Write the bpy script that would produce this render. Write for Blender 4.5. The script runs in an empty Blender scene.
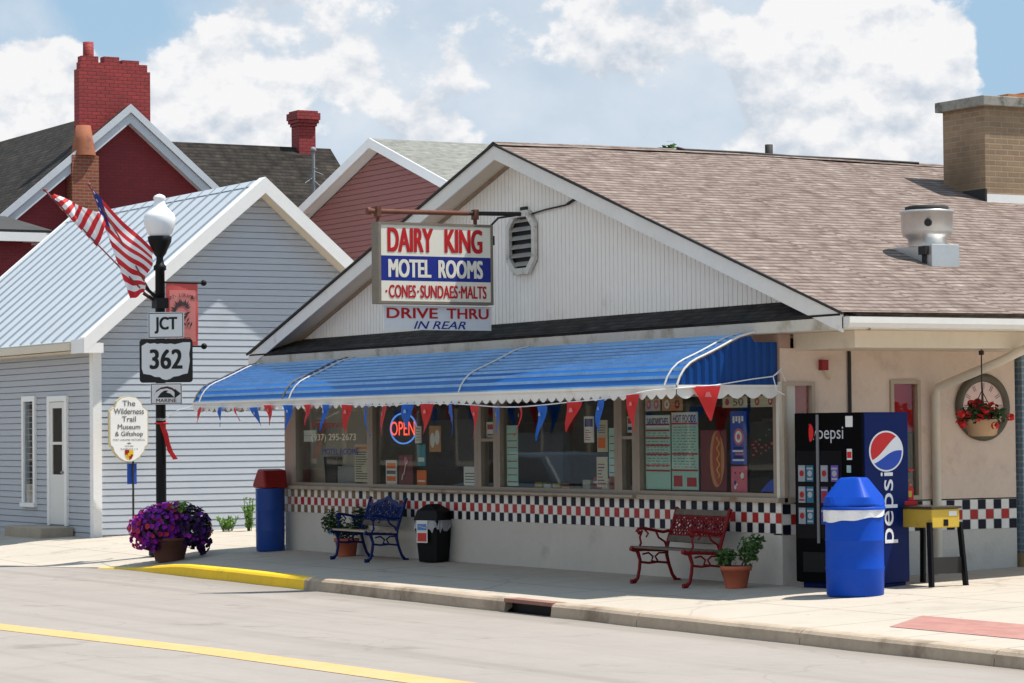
import bpy, math, random
from mathutils import Vector, Matrix, Quaternion
random.seed(7)
S = bpy.context.scene
COL = S.collection
R = math.radians
PI = math.pi

# ------------------------------------------------------------------ materials
def _nt(name):
    m = bpy.data.materials.new(name); m.use_nodes = True
    nt = m.node_tree; b = nt.nodes['Principled BSDF']
    return m, nt, b
def _n(nt, t, **k):
    n = nt.nodes.new(t)
    for a, v in k.items(): setattr(n, a, v)
    return n
def _math(nt, op, a, b=None, c=None, clamp=False):
    n = _n(nt, 'ShaderNodeMath', operation=op, use_clamp=clamp)
    for i, v in enumerate((a, b, c)):
        if v is None: continue
        if isinstance(v, (int, float)): n.inputs[i].default_value = v
        else: nt.links.new(v, n.inputs[i])
    return n.outputs[0]
def _noise(nt, vec, scale, detail=4, rough=.55):
    n = _n(nt, 'ShaderNodeTexNoise'); n.inputs['Scale'].default_value = scale
    n.inputs['Detail'].default_value = detail; n.inputs['Roughness'].default_value = rough
    nt.links.new(vec, n.inputs['Vector']); return n.outputs['Fac']
def _mulcol(nt, col, fac):
    """col (socket or rgb) * scalar socket"""
    n = _n(nt, 'ShaderNodeVectorMath', operation='SCALE')
    if isinstance(col, tuple): n.inputs[0].default_value = col[:3]
    else: nt.links.new(col, n.inputs[0])
    nt.links.new(fac, n.inputs['Scale']); return n.outputs[0]
def _mix(nt, f, a, b):
    n = _n(nt, 'ShaderNodeMix', data_type='RGBA')
    if isinstance(f, (int, float)): n.inputs[0].default_value = f
    else: nt.links.new(f, n.inputs[0])
    for i, v in ((6, a), (7, b)):
        if isinstance(v, tuple): n.inputs[i].default_value = (*v[:3], 1)
        else: nt.links.new(v, n.inputs[i])
    return n.outputs[2]
def _bump(nt, b, h, strength, dist=.01):
    n = _n(nt, 'ShaderNodeBump'); n.inputs['Strength'].default_value = strength
    n.inputs['Distance'].default_value = dist
    nt.links.new(h, n.inputs['Height']); nt.links.new(n.outputs[0], b.inputs['Normal'])
def _var(nt, vec, amt, scale):
    f1 = _noise(nt, vec, scale, 5, .6); f2 = _noise(nt, vec, scale * 9, 3, .6)
    s = _math(nt, 'ADD', _math(nt, 'MULTIPLY', f1, 1.3), _math(nt, 'MULTIPLY', f2, .7))
    return _math(nt, 'ADD', _math(nt, 'MULTIPLY', _math(nt, 'SUBTRACT', s, 1.0), amt * 2), 1.0)

def mat(name, col, rough=.6, var=.12, scale=3., bump=.0, bscale=60., metal=0., spec=.3, dirt=None, dscale=1.2, dthr=.58):
    m, nt, b = _nt(name)
    tc = _n(nt, 'ShaderNodeTexCoord'); v = tc.outputs['Object']
    c = _mulcol(nt, tuple(col), _var(nt, v, var, scale))
    if dirt:
        f = _noise(nt, v, dscale, 6, .65)
        mr = _n(nt, 'ShaderNodeMapRange', interpolation_type='SMOOTHSTEP')
        mr.inputs[1].default_value = dthr - .08; mr.inputs[2].default_value = dthr + .14
        nt.links.new(f, mr.inputs[0])
        c = _mix(nt, mr.outputs[0], c, tuple(dirt))
    nt.links.new(c, b.inputs['Base Color'])
    b.inputs['Roughness'].default_value = rough; b.inputs['Metallic'].default_value = metal
    b.inputs['Specular IOR Level'].default_value = spec
    if bump: _bump(nt, b, _noise(nt, v, bscale, 3), bump)
    return m

def brick(name, c1, c2, mortar, w=.2, h=.068, ms=.008, rough=.85, bump=.5, var=.2, stain=None):
    m, nt, b = _nt(name)
    tc = _n(nt, 'ShaderNodeTexCoord'); v = tc.outputs['UV']
    t = _n(nt, 'ShaderNodeTexBrick'); nt.links.new(v, t.inputs['Vector'])
    t.inputs['Scale'].default_value = 1; t.inputs['Brick Width'].default_value = w
    t.inputs['Row Height'].default_value = h; t.inputs['Mortar Size'].default_value = ms
    t.inputs['Color1'].default_value = (*c1, 1); t.inputs['Color2'].default_value = (*c2, 1)
    t.inputs['Mortar'].default_value = (*mortar, 1); t.inputs['Mortar Smooth'].default_value = .3
    c = _mulcol(nt, t.outputs['Color'], _var(nt, tc.outputs['Object'], var, 1.6))
    if stain:
        f = _noise(nt, tc.outputs['Object'], .9, 5, .6)
        mr = _n(nt, 'ShaderNodeMapRange'); mr.inputs[1].default_value = .5; mr.inputs[2].default_value = .75
        nt.links.new(f, mr.inputs[0]); c = _mix(nt, mr.outputs[0], c, tuple(stain))
    nt.links.new(c, b.inputs['Base Color']); b.inputs['Roughness'].default_value = rough
    _bump(nt, b, _math(nt, 'SUBTRACT', 1.0, t.outputs['Fac']), bump, .01)
    return m

def shingle(name, cols, w=.33, h=.143, rough=.95, patch=.25, line=.55):
    """courses of overlapping tabs: the blend colour changes in dashes along each course"""
    m, nt, b = _nt(name)
    tc = _n(nt, 'ShaderNodeTexCoord'); v = tc.outputs['UV']
    sep = _n(nt, 'ShaderNodeSeparateXYZ'); nt.links.new(v, sep.inputs[0])
    row = _math(nt, 'DIVIDE', sep.outputs[1], h)
    wob = _math(nt, 'MULTIPLY', _math(nt, 'SUBTRACT', _noise(nt, tc.outputs['Object'], 2.2, 3), .5), .3)
    row = _math(nt, 'ADD', row, wob)
    rf = _math(nt, 'FLOOR', row); saw = _math(nt, 'FRACT', row)
    cb = _n(nt, 'ShaderNodeCombineXYZ'); nt.links.new(_math(nt, 'DIVIDE', sep.outputs[0], w), cb.inputs[0]); nt.links.new(_math(nt, 'MULTIPLY', rf, 7.31), cb.inputs[1])
    n1 = _noise(nt, cb.outputs[0], 1.0, 3, .7)
    cr = _n(nt, 'ShaderNodeValToRGB'); e = cr.color_ramp
    e.elements[0].position = .3; e.elements[1].position = .72
    e.elements[0].color = (*cols[0], 1); e.elements[1].color = (*cols[-1], 1)
    for i, c in enumerate(cols[1:-1]):
        q = e.elements.new(.3 + .42 * (i + 1) / (len(cols) - 1)); q.color = (*c, 1)
    nt.links.new(n1, cr.inputs[0])
    c = _mulcol(nt, cr.outputs[0], _var(nt, tc.outputs['Object'], patch, .5))
    # butt shadow painted dark at the foot of each course, ragged along its length
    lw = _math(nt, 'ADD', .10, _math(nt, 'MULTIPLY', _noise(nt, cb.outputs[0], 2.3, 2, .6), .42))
    butt_shade = _math(nt, 'LESS_THAN', saw, lw)
    c = _mix(nt, _math(nt, 'MULTIPLY', butt_shade, line), c, tuple(x * .55 for x in cols[0]))
    nt.links.new(c, b.inputs['Base Color']); b.inputs['Roughness'].default_value = rough
    b.inputs['Specular IOR Level'].default_value = .2
    hgt = _math(nt, 'ADD', _math(nt, 'MULTIPLY', saw, -1.0), _math(nt, 'MULTIPLY', _noise(nt, tc.outputs['Object'], 120, 2), .3))
    _bump(nt, b, hgt, .6, .012)
    return m

def concrete(name, col, joint=1.5, var=.1, jw=.012, crackf=.2, stain=(.25, .22, .19), streak=False, gum=False):
    m, nt, b = _nt(name)
    tc = _n(nt, 'ShaderNodeTexCoord'); v = tc.outputs['Object']
    c = _mulcol(nt, tuple(col), _var(nt, v, var, .7))
    f = _noise(nt, v, .35, 8, .7)
    mr = _n(nt, 'ShaderNodeMapRange', interpolation_type='SMOOTHSTEP'); mr.inputs[1].default_value = .52; mr.inputs[2].default_value = .8
    nt.links.new(f, mr.inputs[0]); c = _mix(nt, _math(nt, 'MULTIPLY', mr.outputs[0], .55), c, stain)
    if streak:   # tyre-polished lanes and tar drips run along the road
        mp = _n(nt, 'ShaderNodeMapping'); mp.inputs['Scale'].default_value = (.045, 2.0, 1); nt.links.new(v, mp.inputs[0])
        s = _noise(nt, mp.outputs[0], 1.0, 4, .6)
        m2 = _n(nt, 'ShaderNodeMapRange'); m2.inputs[1].default_value = .5; m2.inputs[2].default_value = .75; nt.links.new(s, m2.inputs[0])
        c = _mix(nt, _math(nt, 'MULTIPLY', m2.outputs[0], .55), c, tuple(x * .66 for x in col))
        sx = _n(nt, 'ShaderNodeSeparateXYZ'); nt.links.new(v, sx.inputs[0])   # grit washed into the gutter
        gy = _math(nt, 'ADD', sx.outputs[1], _math(nt, 'MULTIPLY', sx.outputs[0], .035))
        mg = _n(nt, 'ShaderNodeMapRange', interpolation_type='SMOOTHSTEP'); mg.inputs[1].default_value = -3.55; mg.inputs[2].default_value = -2.85; nt.links.new(gy, mg.inputs[0])
        c = _mix(nt, _math(nt, 'MULTIPLY', mg.outputs[0], _math(nt, 'ADD', .15, _math(nt, 'MULTIPLY', f, .6))), c, (.17, .14, .11))
        mo = _n(nt, 'ShaderNodeMapRange', interpolation_type='SMOOTHSTEP'); mo.inputs[1].default_value = .60; mo.inputs[2].default_value = .74; nt.links.new(_noise(nt, v, 1.3, 5, .55), mo.inputs[0])
        c = _mix(nt, _math(nt, 'MULTIPLY', mo.outputs[0], .35), c, (.12, .105, .095))
    if gum:
        vg = _n(nt, 'ShaderNodeTexVoronoi'); vg.inputs['Scale'].default_value = 2.2; nt.links.new(v, vg.inputs['Vector'])
        c = _mix(nt, _math(nt, 'MULTIPLY', _math(nt, 'LESS_THAN', vg.outputs['Distance'], .055), .45), c, (.12, .10, .085))
        mo = _n(nt, 'ShaderNodeMapRange', interpolation_type='SMOOTHSTEP'); mo.inputs[1].default_value = .58; mo.inputs[2].default_value = .72; nt.links.new(_noise(nt, v, .9, 7, .62), mo.inputs[0])
        c = _mix(nt, _math(nt, 'MULTIPLY', mo.outputs[0], .4), c, (.26, .21, .165))
    sp = _noise(nt, v, 38, 2, .8)
    m3 = _n(nt, 'ShaderNodeMapRange'); m3.inputs[1].default_value = .62; m3.inputs[2].default_value = .72; nt.links.new(sp, m3.inputs[0])
    c = _mix(nt, _math(nt, 'MULTIPLY', m3.outputs[0], .45), c, tuple(x * .6 for x in col))
    hgt = _noise(nt, v, 90, 3)
    if joint:
        t = _n(nt, 'ShaderNodeTexBrick'); nt.links.new(v, t.inputs['Vector']); t.offset = 0
        t.inputs['Scale'].default_value = 1; t.inputs['Brick Width'].default_value = joint
        t.inputs['Row Height'].default_value = joint; t.inputs['Mortar Size'].default_value = jw
        c = _mix(nt, _math(nt, 'MULTIPLY', t.outputs['Fac'], .6), c, (.12, .11, .1))
        hgt = _math(nt, 'SUBTRACT', hgt, _math(nt, 'MULTIPLY', t.outputs['Fac'], 2.))
    if crackf:
        vo = _n(nt, 'ShaderNodeTexVoronoi', feature='DISTANCE_TO_EDGE'); vo.inputs['Scale'].default_value = .22
        nd = _n(nt, 'ShaderNodeTexNoise'); nd.inputs['Scale'].default_value = 1.1; nd.inputs['Detail'].default_value = 6
        nt.links.new(v, nd.inputs['Vector'])
        va = _n(nt, 'ShaderNodeVectorMath', operation='ADD'); nt.links.new(v, va.inputs[0]); nt.links.new(nd.outputs['Color'], va.inputs[1])
        nt.links.new(va.outputs[0], vo.inputs['Vector'])
        cf = _math(nt, 'LESS_THAN', vo.outputs['Distance'], .004)
        c = _mix(nt, _math(nt, 'MULTIPLY', cf, crackf), c, (.1, .09, .08))
    nt.links.new(c, b.inputs['Base Color']); b.inputs['Roughness'].default_value = .9
    b.inputs['Specular IOR Level'].default_value = .25
    _bump(nt, b, hgt, .25, .006)
    return m

def emit(name, col, st):
    m, nt, b = _nt(name)
    b.inputs['Base Color'].default_value = (*col, 1); b.inputs['Emission Color'].default_value = (*col, 1)
    b.inputs['Emission Strength'].default_value = st; b.inputs['Roughness'].default_value = .3
    return m

def glass(name, tint=(.93, .95, .94), refl=1.0):
    m, nt, b = _nt(name); nt.nodes.remove(b)
    out = [n for n in nt.nodes if n.type == 'OUTPUT_MATERIAL'][0]
    tr = _n(nt, 'ShaderNodeBsdfTransparent'); tr.inputs[0].default_value = (*tint, 1)
    gl = _n(nt, 'ShaderNodeBsdfGlossy'); gl.inputs['Roughness'].default_value = .012
    gl.inputs[0].default_value = (refl, refl, refl, 1)
    ge = _n(nt, 'ShaderNodeNewGeometry'); dt = _n(nt, 'ShaderNodeVectorMath', operation='DOT_PRODUCT')
    nt.links.new(ge.outputs['Normal'], dt.inputs[0]); nt.links.new(ge.outputs['Incoming'], dt.inputs[1])
    sch = _math(nt, 'ADD', .04, _math(nt, 'MULTIPLY', .96, _math(nt, 'POWER', _math(nt, 'SUBTRACT', 1.0, _math(nt, 'ABSOLUTE', dt.outputs['Value'])), 5.0)), clamp=True)
    tc = _n(nt, 'ShaderNodeTexCoord')
    bp = _n(nt, 'ShaderNodeBump'); bp.inputs['Strength'].default_value = .012; bp.inputs['Distance'].default_value = .05
    nt.links.new(_noise(nt, tc.outputs['Object'], 1.1, 1), bp.inputs['Height'])
    nt.links.new(bp.outputs[0], gl.inputs['Normal'])
    mx = _n(nt, 'ShaderNodeMixShader'); nt.links.new(sch, mx.inputs[0])
    nt.links.new(tr.outputs[0], mx.inputs[1]); nt.links.new(gl.outputs[0], mx.inputs[2])
    nt.links.new(mx.outputs[0], out.inputs[0])
    return m

def leaf_mat(name, c1, c2, rough=.55, trans=.25):
    m, nt, b = _nt(name)
    tc = _n(nt, 'ShaderNodeTexCoord')
    geo = _n(nt, 'ShaderNodeNewGeometry')
    c = _mix(nt, geo.outputs['Random Per Island'], c1, c2)
    nt.links.new(c, b.inputs['Base Color']); b.inputs['Roughness'].default_value = rough
    b.inputs['Specular IOR Level'].default_value = .3
    out = [n for n in nt.nodes if n.type == 'OUTPUT_MATERIAL'][0]
    t = _n(nt, 'ShaderNodeBsdfTranslucent'); nt.links.new(c, t.inputs[0])
    mx = _n(nt, 'ShaderNodeMixShader'); mx.inputs[0].default_value = trans
    nt.links.new(b.outputs[0], mx.inputs[1]); nt.links.new(t.outputs[0], mx.inputs[2]); nt.links.new(mx.outputs[0], out.inputs[0])
    return m

def cloth(name, col, trans=.3, var=.08):
    m, nt, b = _nt(name)
    tc = _n(nt, 'ShaderNodeTexCoord')
    c = _mulcol(nt, tuple(col), _var(nt, tc.outputs['Object'], var, 4))
    nt.links.new(c, b.inputs['Base Color']); b.inputs['Roughness'].default_value = .6
    out = [n for n in nt.nodes if n.type == 'OUTPUT_MATERIAL'][0]
    t = _n(nt, 'ShaderNodeBsdfTranslucent'); nt.links.new(c, t.inputs[0])
    mx = _n(nt, 'ShaderNodeMixShader'); mx.inputs[0].default_value = trans
    nt.links.new(b.outputs[0], mx.inputs[1]); nt.links.new(t.outputs[0], mx.inputs[2]); nt.links.new(mx.outputs[0], out.inputs[0])
    return m

# ------------------------------------------------------------------ mesh builder
class MB:
    def __init__(s): s.v = []; s.f = []; s.m = []; s.sm = []
    def face(s, pts, m=0, smooth=False):
        i = len(s.v); s.v += [Vector(p) for p in pts]; s.f.append(list(range(i, i + len(pts)))); s.m.append(m); s.sm.append(smooth)
    def grid(s, rows, m=0, smooth=True, closed=False):
        i = len(s.v); n = len(rows[0])
        for r in rows: s.v += [Vector(p) for p in r]
        for a in range(len(rows) - 1):
            for b in range(n if closed else n - 1):
                c = (b + 1) % n
                s.f.append([i + a * n + b, i + a * n + c, i + (a + 1) * n + c, i + (a + 1) * n + b]); s.m.append(m); s.sm.append(smooth)
    def box(s, x0, x1, y0, y1, z0, z1, m=0, M=None):
        p = [Vector((x, y, z)) for x in (x0, x1) for y in (y0, y1) for z in (z0, z1)]
        if M: p = [M @ q for q in p]
        i = len(s.v); s.v += p
        for f in ((0, 1, 3, 2), (4, 6, 7, 5), (0, 4, 5, 1), (2, 3, 7, 6), (0, 2, 6, 4), (1, 5, 7, 3)):
            s.f.append([i + k for k in f]); s.m.append(m); s.sm.append(False)
    def prism(s, poly, ext, m=0):
        """poly: 3D points (planar), ext: extrusion vector"""
        e = Vector(ext); a = [Vector(p) for p in poly]; n = len(a)
        i = len(s.v); s.v += a + [p + e for p in a]
        nn = Vector((0, 0, 0))
        for k in range(n): nn += a[k].cross(a[(k + 1) % n])
        flip = nn.dot(e) > 0
        A = list(range(i, i + n)); B = list(range(i + n, i + 2 * n))
        s.f.append(A[::-1] if flip else A); s.f.append(B if flip else B[::-1]); s.m += [m, m]; s.sm += [False, False]
        for k in range(n):
            q = [A[k], A[(k + 1) % n], B[(k + 1) % n], B[k]]
            s.f.append(q if flip else q[::-1]); s.m.append(m); s.sm.append(False)
    def tube(s, path, r, n=8, m=0, caps=True):
        path = [Vector(p) for p in path]
        rs = r if isinstance(r, (list, tuple)) else [r] * len(path)
        rows = []; up = None
        for k, p in enumerate(path):
            t = (path[min(k + 1, len(path) - 1)] - path[max(k - 1, 0)])
            if t.length < 1e-9: t = Vector((0, 0, 1))
            t.normalize()
            if up is None or abs(up.dot(t)) > .99: up = Vector((0, 0, 1)) if abs(t.z) < .9 else Vector((1, 0, 0))
            a = t.cross(up).normalized(); b = a.cross(t).normalized(); up = b
            rows.append([p + (a * math.cos(2 * PI * j / n) + b * math.sin(2 * PI * j / n)) * rs[k] for j in range(n)])
        s.grid(rows, m, True, True)
        if caps:
            s.face(rows[0], m); s.face(rows[-1][::-1], m)
    def lathe(s, prof, c=(0, 0, 0), n=24, m=0, sx=1., sy=1., smooth=True):
        c = Vector(c)
        rows = [[c + Vector((r * sx * math.cos(2 * PI * j / n), r * sy * math.sin(2 * PI * j / n), z)) for j in range(n)] for r, z in prof]
        s.grid(rows, m, smooth, True)
        if prof[0][0] > 1e-4: s.face(rows[0][::-1], m)
        if prof[-1][0] > 1e-4: s.face(rows[-1], m)
    def ball(s, c, r, n=12, m=0, sz=1.):
        s.lathe([(r * math.sin(PI * k / n) + 1e-5, -r * sz * math.cos(PI * k / n)) for k in range(n + 1)], c, n * 2, m)
    def add(s, verts, faces, m=0):
        i = len(s.v); s.v += [Vector(v) for v in verts]
        for f in faces: s.f.append([i + k for k in f]); s.m.append(m); s.sm.append(False)
    def text(s, body, c, u, v, W, H, m=0, bold=0., shear=0., lift=0.003, keep=False, res=4):
        """lettering fitted to a W x H box centred at c in the plane (u, v)"""
        cu = bpy.data.curves.new('t', 'FONT'); cu.body = body; cu.size = 1; cu.shear = shear
        cu.resolution_u = res; cu.align_x = 'CENTER'
        ob = bpy.data.objects.new('t', cu); COL.objects.link(ob)
        dg = bpy.context.evaluated_depsgraph_get(); dg.update()
        me = bpy.data.meshes.new_from_object(ob.evaluated_get(dg))
        xs = [q.co.x for q in me.vertices]; ys = [q.co.y for q in me.vertices]
        x0, x1, y0, y1 = min(xs), max(xs), min(ys), max(ys)
        u = Vector(u).normalized(); v = Vector(v).normalized(); nrm = u.cross(v); c = Vector(c) + nrm * lift
        fx = W / max(1e-6, x1 - x0); fy = H / max(1e-6, y1 - y0)
        if keep: fx = fy = min(fx, fy)
        cx, cy = (x0 + x1) / 2, (y0 + y1) / 2
        bw = max(0, bold) * H * .9; fx *= (W - 2 * bw) / W; fy *= (H - bw) / H
        for k, (ou, ov) in enumerate(((0, 0), (-1, -.5), (1, -.5), (-1, .5), (1, .5)) if bold > 0 else ((0, 0),)):
            s.add([c + u * ((q.co.x - cx) * fx + ou * bw) + v * ((q.co.y - cy) * fy + ov * bw) + nrm * (.0004 * k) for q in me.vertices], [list(p.vertices) for p in me.polygons], m)
        bpy.data.objects.remove(ob); bpy.data.meshes.remove(me); bpy.data.curves.remove(cu)
    def flat(s, pts2, c, u, v, m=0, lift=.003):
        u = Vector(u).normalized(); v = Vector(v).normalized(); c = Vector(c) + u.cross(v) * lift
        s.face([c + u * a + v * b for a, b in pts2], m)
    def ring(s, c, u, v, r0, r1, a0=0, a1=2 * PI, n=32, m=0, lift=.003, ey=1.):
        u = Vector(u).normalized(); v = Vector(v).normalized(); c = Vector(c) + u.cross(v) * lift
        for k in range(n):
            t0 = a0 + (a1 - a0) * k / n; t1 = a0 + (a1 - a0) * (k + 1) / n
            q = [(r0, t0), (r1, t0), (r1, t1), (r0, t1)]
            if r0 < 1e-6: q = q[1:]+[q[0]]; q = [(r1, t0), (r1, t1), (0, 0)]
            s.face([c + u * (r * math.cos(t)) + v * (r * ey * math.sin(t)) for r, t in q], m)

ROOT = {}
def place_props(o, label=None, cat=None, group=None, kind=None):
    if label: o['label'] = label
    if cat: o['category'] = cat
    if group: o['group'] = group
    if kind: o['kind'] = kind
def thing(name, label, cat, loc=(0, 0, 0), rz=0., group=None):
    """Empty at the thing's base; parts are given in world coordinates when rz == 0 and w=True in part()"""
    o = bpy.data.objects.new(name, None); COL.objects.link(o); o.location = loc; o.rotation_euler = (0, 0, rz)
    o.empty_display_size = .2
    place_props(o, label, cat, group)
    ROOT[o.name] = Matrix.Translation(Vector(loc)) @ Matrix.Rotation(rz, 4, 'Z')
    return o
def mesh(name, mb, mats, M=None):
    me = bpy.data.meshes.new(name)
    vs = [M @ v for v in mb.v] if M else mb.v
    me.from_pydata([tuple(v) for v in vs], [], mb.f); 
    if not isinstance(mats, (list, tuple)): mats = [mats]
    for m in mats: me.materials.append(m)
    me.polygons.foreach_set('material_index', mb.m); me.polygons.foreach_set('use_smooth', mb.sm)
    uv = me.uv_layers.new(name='UVMap')
    for p in me.polygons:
        n = p.normal
        u = Vector((0, 0, 1)).cross(n)
        if u.length < .02: u = Vector((1, 0, 0))
        u.normalize(); w = n.cross(u)
        if abs(n.z) > .9995: u = Vector((1, 0, 0)); w = Vector((0, 1, 0))
        for li in p.loop_indices:
            co = me.vertices[me.loops[li].vertex_index].co
            uv.data[li].uv = (co.dot(u), co.dot(w))
    me.update()
    return me
def part(name, mb, mats, parent, w=False, label=None, bevel=0., weld=False):
    root = parent
    while root.parent: root = root.parent
    M = ROOT[root.name].inverted() if w and root.name in ROOT else None
    o = bpy.data.objects.new(name, mesh(name, mb, mats, M)); COL.objects.link(o); o.parent = parent
    if label: o['label'] = label
    if bevel: bev(o, bevel)
    return o
def bev(o, wd):
    b = o.modifiers.new('bevel', 'BEVEL'); b.width = wd; b.segments = 2; b.limit_method = 'ANGLE'; b.angle_limit = R(40)
def single(name, mb, mats, label, cat, group=None, loc=None, bevel=0.):
    o = bpy.data.objects.new(name, mesh(name, mb, mats, Matrix.Translation(-Vector(loc)) if loc else None)); COL.objects.link(o)
    if loc: o.location = loc
    place_props(o, label, cat, group)
    if bevel: bev(o, bevel)
    return o
def struct(name, mb, mats, kind='structure'):
    o = bpy.data.objects.new(name, mesh(name, mb, mats)); COL.objects.link(o); o['kind'] = kind
    return o
def dup_tree(o, parent=None):
    c = o.copy(); COL.objects.link(c)
    if parent: c.parent = parent
    for ch in [x for x in S.objects if x.parent == o]: dup_tree(ch, c)
    if o.name in ROOT: ROOT[c.name] = ROOT[o.name]
    return c

X, Y, Z = Vector((1, 0, 0)), Vector((0, 1, 0)), Vector((0, 0, 1))
def smooth(a, b, x):
    t = max(0, min(1, (x - a) / (b - a))); return t * t * (3 - 2 * t)

# ------------------------------------------------------------------ materials used
m_conc = concrete('sidewalk_concrete', (.455, .40, .335), joint=1.5, gum=True)
m_kerb = mat('kerb_concrete', (.42, .335, .25), .9, .22, 1.2, .4, 50, dirt=(.24, .18, .13), dscale=1.5, dthr=.56)
m_road = concrete('road_concrete', (.315, .28, .252), joint=0, var=.11, stain=(.22, .195, .175), streak=True, crackf=.16)
m_ypaint = mat('kerb_yellow', (.85, .54, .012), .6, .12, 2, .2, 60, dirt=(.45, .3, .05), dscale=3, dthr=.68)
m_yline = mat('line_yellow', (.62, .37, .15), .8, .15, 5, .2, 60, dirt=(.50, .38, .20), dscale=2.2, dthr=.52)
m_redbrickpave = brick('red_pavers', (.36, .16, .13), (.42, .2, .17), (.3, .18, .15), .2, .1, .006, .9, .3, .1)
m_ground = mat('ground_soil', (.27, .245, .20), .95, .3, .4, .3, 8)
m_stucco = mat('white_stucco', (.55, .51, .455), .9, .08, 1.1, .5, 25, dirt=(.42, .38, .33), dscale=1.3, dthr=.66)
m_tanwall = mat('tan_stucco', (.66, .525, .43), .9, .10, 1.6, .6, 14, dirt=(.54, .42, .345), dscale=2.6, dthr=.60)
m_white = mat('white_trim', (.72, .70, .66), .55, .08, 1.5, 0, dirt=(.5, .46, .40), dscale=2.2, dthr=.66)
m_cream = mat('cream_trim', (.68, .60, .48), .6, .08, 1.5, 0, dirt=(.5, .42, .32), dscale=1.5, dthr=.64)
m_wwhite = mat('clean_white', (.82, .81, .79), .5, .05, 2)
m_gable = mat('cream_vertical_siding', (.84, .815, .77), .6, .05, .8, 0, dirt=(.66, .62, .55), dscale=.8, dthr=.68)
m_soffit = mat('soffit_paint', (.66, .58, .47), .7, .08, 2)
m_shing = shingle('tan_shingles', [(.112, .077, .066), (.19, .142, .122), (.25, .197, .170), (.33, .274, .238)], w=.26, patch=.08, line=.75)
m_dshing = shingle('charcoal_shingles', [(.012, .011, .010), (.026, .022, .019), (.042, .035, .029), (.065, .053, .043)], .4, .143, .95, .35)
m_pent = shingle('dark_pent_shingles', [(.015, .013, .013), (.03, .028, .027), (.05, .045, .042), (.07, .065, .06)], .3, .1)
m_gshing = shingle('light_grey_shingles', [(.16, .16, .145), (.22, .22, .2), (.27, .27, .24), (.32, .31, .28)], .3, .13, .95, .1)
m_dark = mat('dark_edge', (.03, .028, .027), .7, .2, 3)
m_black = mat('black_paint', (.006, .006, .007), .5, .2, 4, spec=.2)
m_blackpl = mat('black_plastic', (.005, .005, .006), .5, .2, 4, spec=.2)
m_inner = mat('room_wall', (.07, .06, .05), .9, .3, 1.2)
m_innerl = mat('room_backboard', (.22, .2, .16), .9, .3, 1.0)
m_alum = mat('window_aluminium', (.30, .25, .195), .45, .12, 5, metal=.25)
m_alumw = mat('white_aluminium', (.62, .58, .5), .45, .08, 4)
m_glass = glass('shop_glass')
m_glass2 = glass('house_glass', (.75, .78, .78))
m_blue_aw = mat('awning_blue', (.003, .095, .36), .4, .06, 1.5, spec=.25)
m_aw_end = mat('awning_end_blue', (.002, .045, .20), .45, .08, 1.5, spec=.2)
m_aw_edge = mat('awning_lip_glint', (.20, .38, .62), .5, .3, 3)  # lighter blue on the slat lips paints in their reflection lines
m_tile = [mat('tile_white', (.74, .71, .66), .4, .06, 12), mat('tile_black', (.008, .008, .018), .5, .3, 9, spec=.2), mat('tile_red', (.40, .016, .013), .4, .25, 9, spec=.3),
          mat('tile_brown', (.20, .115, .045), .35, .5, 9), mat('tile_grout', (.5, .47, .42), .8)]
m_vinyl = mat('grey_vinyl_siding', (.455, .495, .55), .55, .05, .7, dirt=(.40, .42, .45), dscale=.9, dthr=.64)
m_vinyl2 = mat('grey_street_siding', (.43, .445, .475), .55, .04, .7)
m_mauve = mat('mauve_siding', (.27, .115, .105), .6, .06, .9)
m_metalroof = mat('metal_roof', (.55, .585, .62), .4, .06, .9, metal=.1)
m_redbrick = brick('painted_red_brick', (.22, .022, .026), (.19, .02, .024), (.15, .014, .018), .21, .075, .007, .75, .35, .15)
m_redchim = brick('red_chimney_brick', (.34, .035, .033), (.26, .028, .028), (.15, .018, .018), .22, .085, .01, .75, .6, .25)
m_orbrick = brick('orange_brick', (.29, .075, .035), (.21, .05, .025), (.26, .17, .12), .21, .075, .01, .85, .5, .2)
m_clay = mat('clay_flue', (.32, .115, .06), .8, .25, 4, dirt=(.12, .06, .05), dscale=4, dthr=.6)
m_tanbrick = brick('tan_chimney_brick', (.325, .215, .125), (.255, .165, .095), (.32, .25, .18), .21, .075, .01, .85, .5, .22, stain=(.16, .105, .062))
m_capc = mat('chimney_cap', (.33, .31, .27), .9, .3, 4, .3, 40, dirt=(.1, .095, .08), dscale=4, dthr=.52)
m_bluebrick = brick('blue_brick', (.17, .26, .34), (.14, .22, .30), (.30, .36, .40), .2, .075, .012, .7, .4, .1)
m_galv = mat('galvanised', (.62, .62, .61), .38, .1, 3, metal=.75)
m_rust = mat('rusty_pipe', (.15, .06, .04), .85, .35, 8)
m_red = mat('sign_red', (.46, .012, .015), .5, .06, 4)
m_navy = mat('sign_blue', (.012, .025, .22), .5, .06, 4)
m_signw = mat('sign_cream', (.74, .70, .60), .5, .05, 1.5, dirt=(.55, .47, .36), dscale=3, dthr=.66)
m_signw2 = mat('banner_white', (.70, .72, .74), .5, .04, 2)
m_frame = mat('sign_frame', (.19, .16, .125), .6, .2, 6)
m_rw = mat('road_sign_white', (.72, .73, .73), .4, .03, 3)
m_rb = mat('road_sign_black', (.01, .01, .011), .4, .1, 3)
m_globe = mat('globe_white', (.84, .85, .86), .25, .03, 3)
m_fred = cloth('flag_red', (.62, .02, .03)); m_fwhite = cloth('flag_white', (.82, .82, .83)); m_fblue = cloth('flag_blue', (.02, .03, .2))
m_banner = cloth('banner_red', (.62, .10, .09), .35); m_bannerl = cloth('banner_pink', (.72, .28, .25), .35)
m_pred = cloth('pennant_red', (.72, .03, .03), .4); m_pblue = cloth('pennant_blue', (.015, .15, .66), .4)
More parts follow.
